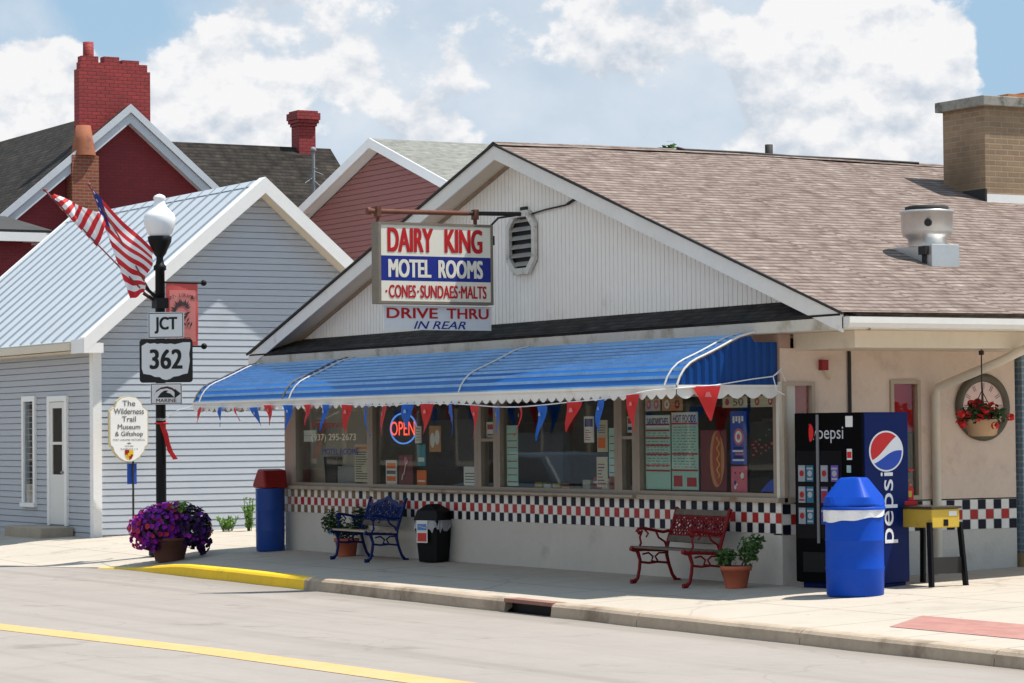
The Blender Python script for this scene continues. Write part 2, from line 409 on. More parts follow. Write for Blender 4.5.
m_drum = mat('blue_drum', (.001, .058, .43), .5, .10, 1.6, spec=.2, dirt=(.01, .045, .33), dscale=2.5, dthr=.62)
m_drumd = mat('dark_blue_drum', (.008, .05, .25), .4, .1, 2)
m_redlid = mat('red_lid', (.25, .012, .012), .4, .12, 3)
m_bag = mat('bin_liner', (.78, .78, .8), .3, .1, 8, .6, 30)
m_bagc = mat('clear_liner', (.35, .35, .37), .25, .2, 8, .8, 30)
m_terra = mat('terracotta', (.44, .115, .06), .8, .15, 5)
m_dterra = mat('dark_terracotta', (.12, .05, .035), .85, .3, 5)
m_soil = mat('soil', (.03, .02, .014), .95, .3, 20)
m_leaf = leaf_mat('leaves_green', (.03, .08, .018), (.07, .15, .03))
m_leafd = leaf_mat('leaves_dark', (.015, .04, .012), (.04, .085, .02))
m_leafl = leaf_mat('leaves_light', (.10, .22, .04), (.2, .34, .07))
m_pet1 = leaf_mat('petals_purple', (.15, .01, .36), (.42, .03, .46), .5, .35)
m_pet2 = leaf_mat('petals_dark_violet', (.018, .006, .05), (.05, .01, .09), .5, .2)
m_pet3 = leaf_mat('petals_magenta', (.42, .02, .16), (.55, .04, .05), .5, .35)
m_ger = leaf_mat('petals_red', (.50, .01, .02), (.62, .03, .03), .5, .25)
m_vend = mat('vendor_black', (.0035, .0035, .004), .5, .15, 2, spec=.03)
m_vblue = mat('vendor_blue', (.0012, .012, .095), .45, .08, 2, spec=.12)
m_vwhite = mat('vendor_white', (.8, .8, .82), .4, .03, 3)
m_vred = mat('vendor_red', (.6, .012, .015), .35, .05, 3)
m_vmid = mat('vendor_mid_blue', (.01, .06, .42), .35, .05, 3)
m_vgrey = mat('vendor_grey', (.16, .16, .17), .4, .1, 3)
m_yel = mat('yellow_cabinet', (.60, .40, .05), .5, .1, 3, dirt=(.35, .22, .04), dscale=5, dthr=.62)
m_dglass = mat('dark_glass_top', (.06, .05, .04), .15, .3, 6)
m_bred = mat('bench_red', (.19, .008, .010), .5, .2, 8, spec=.2)
m_bblue = mat('bench_blue', (.004, .016, .11), .5, .2, 8, spec=.2)
m_wood = mat('weathered_slat', (.135, .11, .085), .8, .3, 6)
m_woodl = mat('pale_slat', (.42, .33, .23), .8, .2, 6)
m_paper = mat('paper_white', (.7, .7, .66), .8, .05, 6); m_paperb = mat('paper_blue', (.10, .24, .55), .8, .1, 6); m_paperr = mat('paper_red', (.6, .06, .05), .8, .08, 6)
m_menu = mat('menu_green', (.38, .60, .52), .6, .06, 3); m_menur = mat('menu_red', (.42, .04, .05), .6, .1, 3)
m_paperc = mat('paper_cream', (.55, .5, .36), .8, .1, 6); m_orange = mat('paper_orange', (.75, .16, .03), .7, .1, 4)
m_pink = mat('poster_pink', (.60, .14, .2), .6, .3, 8); m_maroon = mat('poster_maroon', (.16, .02, .03), .5, .3, 5)
m_teal = mat('paper_teal', (.05, .3, .35), .7, .1, 5)
m_sausage = mat('poster_sausage', (.40, .06, .045), .5, .25, 9); m_bun = mat('poster_bun', (.5, .25, .1), .6, .2, 9)
m_clockf = mat('clock_face', (.70, .50, .45), .6, .05, 5); m_bronze = mat('clock_bronze', (.10, .085, .06), .5, .25, 8)
m_basket = mat('basket_tan', (.46, .30, .18), .85, .15, 10)
m_neonr = emit('neon_red', (1., .09, .05), 1.3); m_neonb = emit('neon_blue', (.12, .35, 1.), .55)
m_ovalw = mat('oval_white', (.84, .83, .80), .5, .04, 3); m_gold = mat('oval_gold', (.58, .48, .28), .5, .15, 4)
m_text = mat('letter_grey', (.13, .12, .12), .6, .1, 5)
m_reserved = mat('small_sign_blue', (.02, .08, .4), .5, .05, 3)
m_bark = mat('bark', (.08, .06, .045), .9, .3, 6)
m_chrome = mat('metal_grey', (.3, .3, .31), .35, .1, 4, metal=.8)

# ------------------------------------------------------------------ ground, road, sidewalk
def zs(x, y):
    a = .04 * y if y < 0 else .03 * min(y, 8)
    k = smooth(-11.3, -14.4, x)          # the kerb runs out into a driveway apron on the left
    if k > 0 and y < -.9:
        d = min(1, (-y - .9) / max(1.4, -ky2(x) - 1.0)); a = a - k * d * d * (.262 + a if y > -2.9 else .262 + .04 * -2.9 - .0) if False else a + k * d * ((-.2495) - a) 
    return a
def ky(x): return -2.85 - .035 * max(-14, min(x, 40)) if x > -14 else -2.85 + .035 * 14
def ky2(x): return ky(x) if x > -14 else max(-7, ky(-14) - .4 * (-14 - x))
def zr(x, y): return -.255 + .011 * min(max(0, -y - 3.0), 5)

mb = MB(); mb.face([(-900, -900, -.5), (900, -900, -.5), (900, 900, -.5), (-900, 900, -.5)]); struct('ground', mb, m_ground)
mb = MB()
xs = [-120, -60, -30, -22, -18, -16, -15, -14.5, -14, -13, -10, -6, -2, 2, 6, 10, 16, 30, 60, 120]
ysr = [3.0, -3.0, -3.5, -4.5, -6, -8, -12, -16]
mb.grid([[(x, (ky2(x) + .02 if j == 0 else y), zr(x, -3 if j == 0 else y)) for x in xs] for j, y in enumerate(ysr)][::-1], 0, True)
struct('road', mb, m_road)
mb = MB()
xs = [-120, -60, -40] + [-30 + .5 * i for i in range(0, 110)] + [30, 60, 120]
def srows():
    fr = [0, .06, .15, .3, .45, .6, .72, .8, .86, .92, 1.0]
    rows = []
    for t in fr:   # from the back of the kerb to the building line
        rows.append([(x, (ky2(x) + (.155 if x > -14.55 else -.05)) * (1 - t) + 0 * t, 0) for x in xs])
    rows += [[(x, y, 0) for x in xs] for y in (1, 2, 4, 8, 20)]
    return [[(p[0], p[1], zs(p[0], p[1])) for p in r] for r in rows]
mb.grid(srows(), 0, True); struct('sidewalk', mb, m_conc)

def kerb(x0, x1, material, step=.5, name='kerb'):
    mb = MB(); n = max(1, int(round((x1 - x0) / step))); cols = []
    for i in range(n + 1):
        x = x0 + (x1 - x0) * i / n; y = ky2(x); zt = zs(x, y + .15) + .004; h = zt - zr(x, -3)
        w = .012 * math.sin(x * 3.1) + .006 * math.sin(x * 11)
        f = max(.05, min(1, h / .12))
        cols.append([(x, y + .165, zt - .05), (x, y + .16, zt), (x, y + .05 + w, zt), (x, y + .015 + w, zt - .012 * f), (x, y - .012 + w, zt - .04 * f), (x, y - .03 + w, zr(x, -3) - .02)])
    mb.grid([list(c) for c in zip(*cols)][::-1], 0, False)
    mb.face(cols[0]); mb.face(cols[-1][::-1])
    return struct(name, mb, material)
kerb(-14.5, -7.06, m_ypaint, name='painted_kerb')
xj = [-7.05, -4.1, -1.40]
for a, b in zip(xj, xj[1:]): kerb(a, b - .012, m_kerb)
xj = [-.28, 1.6, 4.6, 7.6, 10.6, 13.6, 30, 60]
for a, b in zip(xj, xj[1:]): kerb(a, b - .012, m_kerb)
# storm drain inlet in the kerb
t = thing('storm_drain', 'dark storm drain opening in the kerb under a rusty red lintel', 'drain', (-.84, ky(-.84), -.2))
mb = MB(); y0 = ky(-.84); zt = zs(0, y0 + .1)
mb.prism([(-1.412, ky(-1.41) + .17, zt - .035), (-1.412, ky(-1.41) - .02, zt - .035), (-.28, ky(-.28) - .02, zt - .035), (-.28, ky(-.28) + .17, zt - .035)], (0, 0, .042))
part('lintel', mb, mat('rusty_lintel', (.26, .13, .10), .85, .3, 5), t, w=True)
mb = MB()
mb.box(-1.40, -.29, y0 + .10, y0 + .14, -.30, zt - .037); 
part('opening', mb, m_black, t, w=True)
# yellow centre lines and red pavers
for k, off in enumerate((.22,)):
    mb = MB(); pts = [(-60, -14.5), (-10, -9.3), (-1.9, -8.62), (2.6, -8.16), (6.3, -8.02), (12, -7.75), (60, -6)]
    mb.grid([[(x, y - off, zr(x, y) + .004) for x, y in pts], [(x, y - off + .42, zr(x, y) + .004) for x, y in pts]], 0, False)
    struct('road_marking', mb, m_yline)
mb = MB(); q = [(5.08, -2.34), (12.6, -2.5), (11.8, -1.62), (4.44, -1.46)]
mb.face([(x, y, zs(x, y) + .005) for x, y in q]); struct('brick_paving', mb, m_redbrickpave)

# ------------------------------------------------------------------ shared siding helper
def lap(mb, O, U, N, rng, z0, z1, h=.115, d=.008, m=0, g=.013):
    """horizontal lap boards on the plane through O with horizontal axis U and outward normal N; rng(z) -> (u0, u1);
    each board ends in a narrow recessed joint at its foot"""
    O, U, N = Vector(O), Vector(U), Vector(N); z = z0
    P = lambda u, zz, o: O + U * u + N * o + Z * (zz - O.z)
    while z < z1 - 1e-4:
        zt = min(z + h, z1)
        a0, a1 = rng(z); b0, b1 = rng(zt)
        if a1 - a0 < .02: break
        if b1 <= b0: b0 = b1 = (a0 + a1) / 2
        mb.face([P(a0, z, -.02), P(a1, z, -.02), P(a1, z + g, -.02), P(a0, z + g, -.02)], m)
        mb.face([P(a0, z + g, -.02), P(a1, z + g, -.02), P(a1, z + g, d), P(a0, z + g, d)], m)
        mb.face([P(a0, z + g, d), P(a1, z + g, d), P(b1, zt, .001), P(b0, zt, .001)], m)
        z = zt
def slab(mb, p0, p1, p2, p3, th, m=0):
    """sloped slab: four top corners, thickness straight down along the normal"""
    a = [Vector(p) for p in (p0, p1, p2, p3)]; n = (a[1] - a[0]).cross(a[3] - a[0]).normalized()
    if n.z < 0: n = -n
    mb.prism(a, n * -th, m)

# ------------------------------------------------------------------ DAIRY building
GX, GZ = -6.02, 5.56; EL, ER, EZ = -13.88, 1.62, 3.02; OY = -.30
D = thing('snack_bar', 'low cream gabled ice cream shop with blue awning, tan shingle roof and checkered tiles', 'shop', (-6.6, 0, 0))
def w(name, mb, mats, parent=None, **k): return part(name, mb, mats, parent or D, w=True, **k)
# lower wall: street side and side wall
mb = MB()
WE = 3.38
mb.box(-13.28, -.001, .0, .18, -.3, .58)                       # street side below the tiles
mb.box(-.18, 0, .18, WE, -.3, .565)
w('wall', mb, m_stucco)
mb = MB()
mb.box(-13.26, -.02, .006, .03, -.02, .055)
mb.box(-.02, -.004, .2, WE, -.02, .1)
w('base_strip', mb, m_dark)
mb = MB()
mb.box(-.18, 0, .47, 1.53, .93, 2.68); mb.box(-.18, 0, 1.96, WE, .93, 2.68); mb.box(-.18, 0, .0, .47, 2.30, 2.68); mb.box(-.18, 0, 1.53, 1.96, 2.32, 2.68)
w('side_wall', mb, m_tanwall)
mb = MB(); mb.box(-13.28, -.183, .02, .2, 2.20, 2.86); mb.box(-.183, -.012, -.006, .15, 2.305, 2.84); mb.box(-13.28, -13.1, .2, 9, -.3, 2.9); mb.box(-13.28,-12.93,.0,.2,.93,2.2)
w('front_header', mb, mat('header_paint', (.40, .27, .22), .8, .1, 2))
# checkered tile band: every tile a face of its own on the two walls
def tiles(name, O, U, N, L, zrows, brown=None):
    mb = MB(); O, U, N = Vector(O), Vector(U), Vector(N); p = .1165; g = .0035; n = int(L / p)
    mb.prism([O, O + U * L, O + U * L + Z * .351, O + Z * .351], -N * .17, 4)
    for i in range(n + 1):
        for r in range(3):
            u0, u1 = i * p + g, min((i + 1) * p - g, L - .001)
            if u1 - u0 < .01: continue
            on = (i + r) % 2 == 0; m = 0
            if on: m = 2 if r == 1 else 1
            if on and r != 1 and brown and random.random() < brown(i * p): m = 3
            z0 = r * .117 + g; z1 = (r + 1) * .117 - g
            t = .004 + random.random() * .001
            a = [O + U * u0 + Z * z0 + N * t, O + U * u1 + Z * z0 + N * t, O + U * u1 + Z * z1 + N * t, O + U * u0 + Z * z1 + N * t]
            mb.face(a if U.cross(Z).dot(N) > 0 else a[::-1], m)
    return w(name, mb, m_tile)
tiles('tile_band', (-13.28, -.002, .58), X, -Y, 13.276, 3, lambda u: max(0, .95 - max(0, u - 2.3) * .45) * (1 if u < 4.6 else 0))
tiles('tile_band', (.002, .0, .565), Y, X, WE, 3)
# sill ledge
mb = MB(); mb.box(-13.32, .03, -.07, .2, .933, .985); mb.box(-10.2, -3.0, -.13, -.071, .95, .978)
w('window_sill', mb, mat('sill_metal', (.36, .30, .23), .6, .2, 3, dirt=(.22, .12, .06), dscale=2.5, dthr=.6))
# shop windows: frame with a pane each
def shopwin(x0, x1, fw=.06, z0=.985, z1=2.22, m=m_alum, rail=None):
    mb = MB()
    mb.box(x0, x0 + fw, -.02, .1, z0, z1); mb.box(x1 - fw, x1, -.02, .1, z0, z1)
    mb.box(x0 + fw, x1 - fw, -.018, .1, z0, z0 + .05); mb.box(x0 + fw, x1 - fw, -.018, .1, z1 - .06, z1)
    if rail: mb.box(x0 + fw, x1 - fw, -.016, .08, rail, rail + .04)
    f = w('window', mb, m)
    g = MB(); g.box(x0 + fw - .004, x1 - fw + .004, .035, .043, z0 + .045, z1 - .055)
    p = w('pane', g, m_glass, f); return f, p
winp = [shopwin(-12.93, -10.33, .09), shopwin(-10.327, -7.10, .09), shopwin(-7.097, -6.56, .10, rail=1.64), shopwin(-6.557, -3.50, .08), shopwin(-3.497, -3.06, .10, rail=1.66), shopwin(-3.057, -.06, .07)]
mb = MB(); mb.box(-.059, -.001, -.025, .2, .985, 2.3); w('corner_post', mb, m_alumw)
# side windows (looking out from the side wall)
def sidewin(y0, y1, z0, z1):
    fw = .045; mb = MB()
    mb.box(-.06, .03, y0, y0 + fw, z0, z1); mb.box(-.06, .03, y1 - fw, y1, z0, z1); mb.box(-.06, .028, y0 + fw, y1 - fw, z1 - fw, z1); mb.box(-.06, .028, y0 + fw, y1 - fw, z0, z0 + .05)
    f = w('window', mb, mat('tan_frame', (.42, .34, .26), .6, .1, 3)); g = MB(); g.box(-.03, -.022, y0 + fw - .004, y1 - fw + .004, z0 + .045, z1 - fw + .004); w('pane', g, m_glass, f)
    c = MB(); c.box(-.07, -.062, y0 + fw, y1 - fw, z1 - .6, z1 - fw); w('valance', c, mat('red_valance', (.40, .012, .014), .8, .2, 6), f)
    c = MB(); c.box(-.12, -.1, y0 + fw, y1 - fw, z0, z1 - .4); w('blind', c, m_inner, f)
sidewin(.02, .46, .93, 2.30); sidewin(1.53, 1.96, .93, 2.32)
# room behind the glass
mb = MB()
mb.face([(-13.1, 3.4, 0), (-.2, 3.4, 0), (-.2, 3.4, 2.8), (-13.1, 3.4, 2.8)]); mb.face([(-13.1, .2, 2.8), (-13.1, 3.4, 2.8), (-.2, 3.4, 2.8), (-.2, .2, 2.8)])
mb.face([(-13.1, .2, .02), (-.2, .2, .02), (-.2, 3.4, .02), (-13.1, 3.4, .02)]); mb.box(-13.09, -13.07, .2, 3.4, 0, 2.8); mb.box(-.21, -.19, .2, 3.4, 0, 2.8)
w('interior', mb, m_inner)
mb = MB(); mb.box(-10.6, -10.52, .3, 2.4, .02, 2.8); mb.box(-13.05, -10.6, 1.1, 1.2, .02, 2.8); 
mb.box(-6.7,-6.62,1.2,3.4,.02,2.8)
w('partition', mb, m_innerl)
mb = MB(); mb.box(-13.06, -13.03, .2, 2.2, .02, 2.7); mb.box(-13.0, -10.95, .30, .33, .99, 2.7); w('back_board', mb, mat('beige_board', (.42, .38, .31), .9, .12, 1.5))
mb = MB(); mb.prism([(-12.25, .2, .99), (-11.9, .2, .99), (-11.85, .2, 1.42), (-12.32, .2, 1.42)], (0, .08, 0)); w('counter_bin', mb, m_dark)
mb = MB(); mb.box(-11.84, -11.2, .2, .28, .99, 1.28); w('counter_box', mb, mat('grey_box', (.3, .3, .29), .7))
mb = MB(); mb.box(-10.4, -8.5, .85, .95, .98, 1.95); mb.box(-10.2, -8.6, .80, .849, 1.02, 1.25); w('backdrop_panel', mb, mat('car_reflection_grey', (.10, .125, .145), .45, .25, 1.5))  # added panel, its grey stands in for a vehicle reflected in the glass
mb = MB(); mb.box(-7.5, -6.3, .85, .95, .98, 1.75); w('backdrop_panel', mb, mat('backdrop_blue_grey', (.075, .115, .16), .5, .2, 1.5))  # added backdrop panel giving the middle window its bluish-grey tone
mb = MB(); mb.box(-10.2, -3.4, .25, .7, .02, .98); mb.box(-9.9, -7.4, 2.3, 3.0, .02, 1.9); mb.box(-5.8, -3.6, 2.2, 2.9, .02, 1.5); mb.box(-3.0, -1.2, 1.8, 2.3, .02, 1.9)
w('counter', mb, mat('steel_counter', (.16, .17, .18), .4, .2, 3))
# gable
mb = MB(); gy = .07; rake = lambda x: GZ - (GZ - EZ) / (ER - GX) * (x - GX) - .10 if x > GX else GZ - (GZ - EZ) / (GX - EL) * (GX - x) - .10
x = EL + .4; bw = .098
while x < ER - .3:
    e = x + bw - .014
    for a, b, o in ((x, e, 0.), (e, x + bw, .012)):
        za, zb = rake(a), rake(b)
        if max(za, zb) > 3.02: mb.face([(a, gy + o, 2.9), (b, gy + o, 2.9), (b, gy + o, max(zb, 2.9)), (a, gy + o, max(za, 2.9))])
    mb.face([(e, gy, 2.9), (e, gy + .012, 2.9), (e, gy + .012, rake(e)), (e, gy, rake(e))])
    mb.face([(x + bw, gy + .012, 2.9), (x + bw, gy, 2.9), (x + bw, gy, rake(x + bw)), (x + bw, gy + .012, rake(x + bw))])
    x += bw
w('gable_wall', mb, m_gable)
# main roof
mb = MB()
YB = 17.
def rz_(x): return GZ - (GZ - EZ) / (ER - GX) * (x - GX)
def sag(y): return .035 * math.sin(min(y, 9) / 9 * PI * 1.2 + .5) - .018
ysn = [OY - .04, 1, 2, 2.55, 3.5, 5, 6.5, 8, 11, YB]
def slope(xe, sgn):
    rows = []
    for k in range(9):
        t = k / 8; xx = GX + (xe - GX) * t
        rows.append([(xx, y, GZ + (EZ - GZ) * t + sag(y) * (1 - t * .6) + (.018 if k < 8 else 0) * math.sin(y * 2.3 + k)*.5) for y in ysn])
    return rows
rr = slope(ER + .05, 1); mb.grid(rr if True else rr[::-1], 0, False)
rl = slope(EL - .05, -1); mb.grid([r for r in rl][::-1], 0, False)
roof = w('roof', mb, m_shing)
mb = MB()   # ridge cap, lifted by a tar strip towards the back
for a, b in zip(ysn, ysn[1:]):
    za, zb = GZ + sag(a) + .012, GZ + sag(b) + .012
    for s in (1, -1): 
        q=[(GX, a, za + .01), (GX, b, zb + .01), (GX + s * .16, b, zb - .048), (GX + s * .16, a, za - .048)]
        mb.face(q if s<0 else q[::-1])
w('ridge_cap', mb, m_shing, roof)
mb = MB(); mb.tube([(GX + .05, 2.5, GZ + .045), (GX + .06, 2.62, GZ + .02), (GX + .06, 3.6, GZ + .02), (GX + .06, 4.4, GZ + .0), (GX + .06, 5.5, GZ + .0), (GX + .06, 6.6, GZ - .01)], .02, 5); w('tar_strip', mb, m_dark, roof)
mb = MB(); mb.lathe([(.055, GZ - .1), (.055, GZ + .17), (.048, GZ + .17)], (GX - .1, 4.12, 0), 12); w('vent_pipe', mb, m_dark, roof)
# roof edge, rake boards, soffits
mb = MB(); e = .02
for xa, xb in ((GX, ER + .05), (GX, EL - .05)):
    slab(mb, (xa, OY - .05, GZ - .004), (xb, OY - .05, EZ - .004), (xb, OY - .02, EZ - .004), (xa, OY - .02, GZ - .004), .028)
w('drip_edge', mb, m_dark, roof)
mb = MB(); hgt = .19
for xe in (ER + .0, EL - .0):
    mb.prism([(GX, OY - .02, GZ - .03), (xe, OY - .02, EZ - .03), (xe, OY - .02, EZ - .03 - hgt), (GX, OY - .02, GZ - .03 - hgt)], (0, .025, 0))
w('rake_board', mb, m_white)
mb = MB()
for xe in (ER, EL):
    slab(mb, (GX, OY + .006, GZ - .12), (xe, OY + .006, EZ - .12), (xe, gy + .02, EZ - .12), (GX, gy + .02, GZ - .12), .03)
w('rake_soffit', mb, m_soffit)
mb = MB()   # thin brown frieze where the soffit meets the siding
for xe in (ER, EL): mb.prism([(GX, gy - .03, GZ - .16), (xe, gy - .03, EZ - .16), (xe, gy - .03, EZ - .20), (GX, gy - .03, GZ - .20)], (0, .025, 0))
w('frieze', mb, mat('frieze_brown', (.3, .22, .15), .7, .3, 4))
# pent roof along the street and its fascia
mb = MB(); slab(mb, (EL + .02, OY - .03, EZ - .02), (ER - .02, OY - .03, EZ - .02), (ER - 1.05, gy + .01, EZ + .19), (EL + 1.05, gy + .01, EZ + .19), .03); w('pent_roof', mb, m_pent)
mb = MB(); mb.box(EL - .03, ER + .0, OY - .012, OY + .02, 2.84, EZ - .055); w('fascia', mb, mat('weathered_fascia', (.56, .52, .45), .7, .12, 2, dirt=(.34, .29, .22), dscale=2.4, dthr=.58))
mb = MB(); mb.box(EL, ER - .01, OY + .022, .3, 2.845, 2.87); mb.box(.0, ER - .01, .3, 16, 2.845, 2.87); w('soffit', mb, m_soffit)
mb = MB(); mb.box(-.02, 1.15, .2, 16, 2.655, 2.843); w('porch_beam', mb, m_cream)
mb = MB(); mb.box(ER - .03, ER + .0, OY + .023, 16, 2.84, EZ - .045)
mb.prism([(ER + .002, OY - .0, 2.965), (ER + .12, OY - .0, 2.965), (ER + .12, OY, 2.90), (ER + .09, OY, 2.85), (ER + .002, OY, 2.85)], (0, 16, 0))
w('gutter', mb, m_white)
mb = MB(); mb.tube([(ER - .05, 2.6, 2.86), (ER - .1, 2.55, 2.74), (.95, 2.35, 2.5), (.10, 2.16, 2.23), (.075, 2.14, 2.12), (.075, 2.14, .08), (.2, 2.10, .05)], .052, 10); 
w('downspout', mb, m_cream)
mb = MB(); mb.tube([(.02, .95, 2.65), (.02, .95, .3)], .022, 6); w('conduit', mb, m_dark)
mb = MB(); mb.box(.0, .07, .53, .62, 2.43, 2.55); w('fire_bell', mb, m_redlid)
mb = MB(); mb.tube([(.03,.6,2.42),(.05,.64,2.36),(.03,.66,2.33)], .012, 5); w('bell_bracket', mb, m_gold)
# octagonal louvre in the gable
vt = MB(); c = Vector((-5.92, gy - .02, 4.25)); pts = [(.19, .42), (.37, .24), (.37, -.24), (.19, -.42), (-.19, -.42), (-.37, -.24), (-.37, .24), (-.19, .42)]
for i in range(8):
    a, b = pts[i], pts[(i + 1) % 8]
    mid = lambda p, k: c + X * p[0] * k + Z * p[1] * k
    vt.prism([mid(a, 1.), mid(b, 1.), mid(b, .8), mid(a, .8)], (0, -.05, 0))
v = w('gable_vent', vt, mat('peeling_white', (.62, .6, .55), .7, .2, 5, dirt=(.2, .18, .15), dscale=7, dthr=.58))
mb = MB(); mb.face([c + X * p[0] * .86 + Z * p[1] * .86 + Y * .012 for p in pts]); w('backing', mb, m_black, v)
mb = MB()
for k in range(6):
    z = -.31 + k * .115; hw = .30 - max(0, abs(z) - .2) * .7
    a = c + Z * z; mb.prism([a - X * hw - Y * .035, a - X * hw + Y * .01 + Z * .05, a - X * hw + Y * .01 + Z * .062, a - X * hw - Y * .035 + Z * .012], X * hw * 2)
w('louvre', mb, mat('louvre_weathered', (.34, .32, .29), .8, .3, 6), v)
mb = MB(); mb.tube([(-5.85, gy - .02, 4.60), (-5.3, gy - .03, 4.64), (-4.8, gy - .03, 4.66), (-4.42, gy - .03, 4.76)], .012, 5); mb.tube([(-4.75,gy-.03,4.67),(-4.52,gy-.03,4.73)], .02, 5); w('service_cable', mb, m_dark)
# roof chimney
mb = MB(); mb.box(-4.78, -3.87, 6.12, 9.2, 4.3, 6.13); ch = w('chimney', mb, m_tanbrick, roof)
mb = MB(); mb.box(-4.86, -3.79, 6.04, 9.3, 6.13, 6.27); w('cap', mb, m_capc, ch, bevel=.012)
mb = MB()
mb.box(-4.45, -3.95, 6.6, 7.3, 6.272, 6.33); mb.box(-4.5, -4.0, 7.1, 7.6, 6.332, 6.40); mb.box(-4.4, -4.0, 7.7, 9, 6.272, 6.38)
w('flue', mb, mat('orange_block', (.45, .19, .08), .85, .3, 5), ch)
mb = MB(); mb.box(-3.868, -3.845, 6.10, 9.2, 4.70, 4.93); w('flashing', mb, m_wwhite, ch)
mb = MB(); mb.box(-4.82, -3.84, 6.085, 6.118, 4.6, 5.0); w('tar_flashing', mb, m_dark, ch)
# awning
AP = [(-.33, 2.845), (-.55, 2.79), (-.76, 2.69), (-.96, 2.60), (-1.1, 2.545), (-1.19, 2.50), (-1.26, 2.445), (-1.31, 2.385), (-1.35, 2.32), (-1.375, 2.25)]
def ap(t):
    L = [0]
    for a, b in zip(AP, AP[1:]): L.append(L[-1] + math.dist(a, b))
    s = t * L[-1]
    for i in range(len(AP) - 1):
        if s <= L[i + 1] + 1e-9:
            k = (s - L[i]) / (L[i + 1] - L[i]); return (AP[i][0] + (AP[i + 1][0] - AP[i][0]) * k, AP[i][1] + (AP[i + 1][1] - AP[i][1]) * k)
    return AP[-1]
AL, AR = -13.58, -.03
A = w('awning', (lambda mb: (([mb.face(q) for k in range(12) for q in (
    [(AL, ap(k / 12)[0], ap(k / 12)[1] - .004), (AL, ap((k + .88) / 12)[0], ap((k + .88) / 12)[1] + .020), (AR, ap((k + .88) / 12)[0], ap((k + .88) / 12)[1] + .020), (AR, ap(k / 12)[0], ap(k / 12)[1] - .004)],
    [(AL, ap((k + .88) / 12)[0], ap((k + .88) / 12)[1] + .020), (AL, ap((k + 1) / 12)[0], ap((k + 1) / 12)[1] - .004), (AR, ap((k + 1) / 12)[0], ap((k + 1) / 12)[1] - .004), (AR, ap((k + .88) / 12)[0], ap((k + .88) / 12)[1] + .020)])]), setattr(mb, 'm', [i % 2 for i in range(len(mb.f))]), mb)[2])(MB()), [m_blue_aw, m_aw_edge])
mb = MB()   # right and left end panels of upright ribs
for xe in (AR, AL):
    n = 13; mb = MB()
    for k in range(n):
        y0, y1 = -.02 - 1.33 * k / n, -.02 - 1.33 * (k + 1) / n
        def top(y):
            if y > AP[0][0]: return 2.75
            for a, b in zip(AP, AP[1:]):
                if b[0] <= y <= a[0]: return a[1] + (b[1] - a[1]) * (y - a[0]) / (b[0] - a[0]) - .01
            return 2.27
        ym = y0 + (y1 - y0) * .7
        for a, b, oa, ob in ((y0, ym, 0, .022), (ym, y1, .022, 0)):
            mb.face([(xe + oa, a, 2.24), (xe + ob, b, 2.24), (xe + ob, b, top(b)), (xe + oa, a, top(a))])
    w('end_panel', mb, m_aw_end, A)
m_awr = mat('awning_frame', (.66, .64, .6), .4, .12, 5)
for xe, mm in ((AR + .015, m_awr), (AR - .24, m_awr), (-5.1, m_awr), (-10.15, m_awr), (-10.38, mat('old_seam', (.16, .13, .1), .7, .3, 6)), (AL + .02, mat('seam_dark', (.14, .12, .11), .6, .3, 5)), (AL+.22, m_awr)):
    mb = MB(); mb.tube([(xe, ap(t / 12)[0] - .006, ap(t / 12)[1] + .016) for t in range(13)], .013, 6); w('rib', mb, mm, A)
mb = MB()
def scal(P0, U, L, N):
    n = int(L / .2); P0, U, N = Vector(P0), Vector(U), Vector(N); st = L / n
    for k in range(n):
        pts = [P0 + U * (k * st), P0 + U * ((k + 1) * st)]
        lo = [P0 + U * ((k + 1) * st - st * j / 8) - Z * (.07 + .055 * math.sin(PI * j / 8)) for j in range(9)]
        mb.face(pts + lo); 
    mb.prism([P0 - Z * .0, P0 + U * L, P0 + U * L + Z * .03, P0 + Z * .03], N * .02)
scal((AL, -1.385, 2.235), X, AR - AL, -Y); scal((AR + .012, -1.38, 2.235), Y, 1.36, X); scal((AL - .012, -1.38, 2.235), Y, 1.36, -X)
w('valance', mb, m_white, A)
# neighbouring painted brick wall behind the shop's side wall
t = thing('brick_annex', 'pale blue painted brick building end just past the tan side wall', 'building', (-3, 7, 0))
mb = MB(); mb.box(-6, .06, 3.44, 14, .27, 2.654); part('wall', mb, m_bluebrick, t, w=True)
mb = MB(); mb.box(-6, .09, 3.42, 14, -.3, .268); part('foundation', mb, mat('tan_foundation', (.32, .25, .14), .9, .2, 3), t, w=True)
# phone lettering on the left pane
mb = MB(); mb.text('(937) 295-2673', (-11.62, .03, 1.70), X, Z, 1.5, .13, bold=.02); w('lettering', mb, mat('glass_letters', (.72, .66, .52), .6, .1, 4), winp[0][1])
mb = MB(); mb.text('FULL SERVICE', (-11.75, .03, 1.89), X, Z, 1.2, .07, bold=.02); w('lettering', mb, m_menur, winp[0][1])
mb = MB(); mb.text('MOTEL ROOMS', (-11.4, .03, 1.50), X, Z, 1.2, .09, bold=.02); w('lettering', mb, m_navy, winp[0][1])

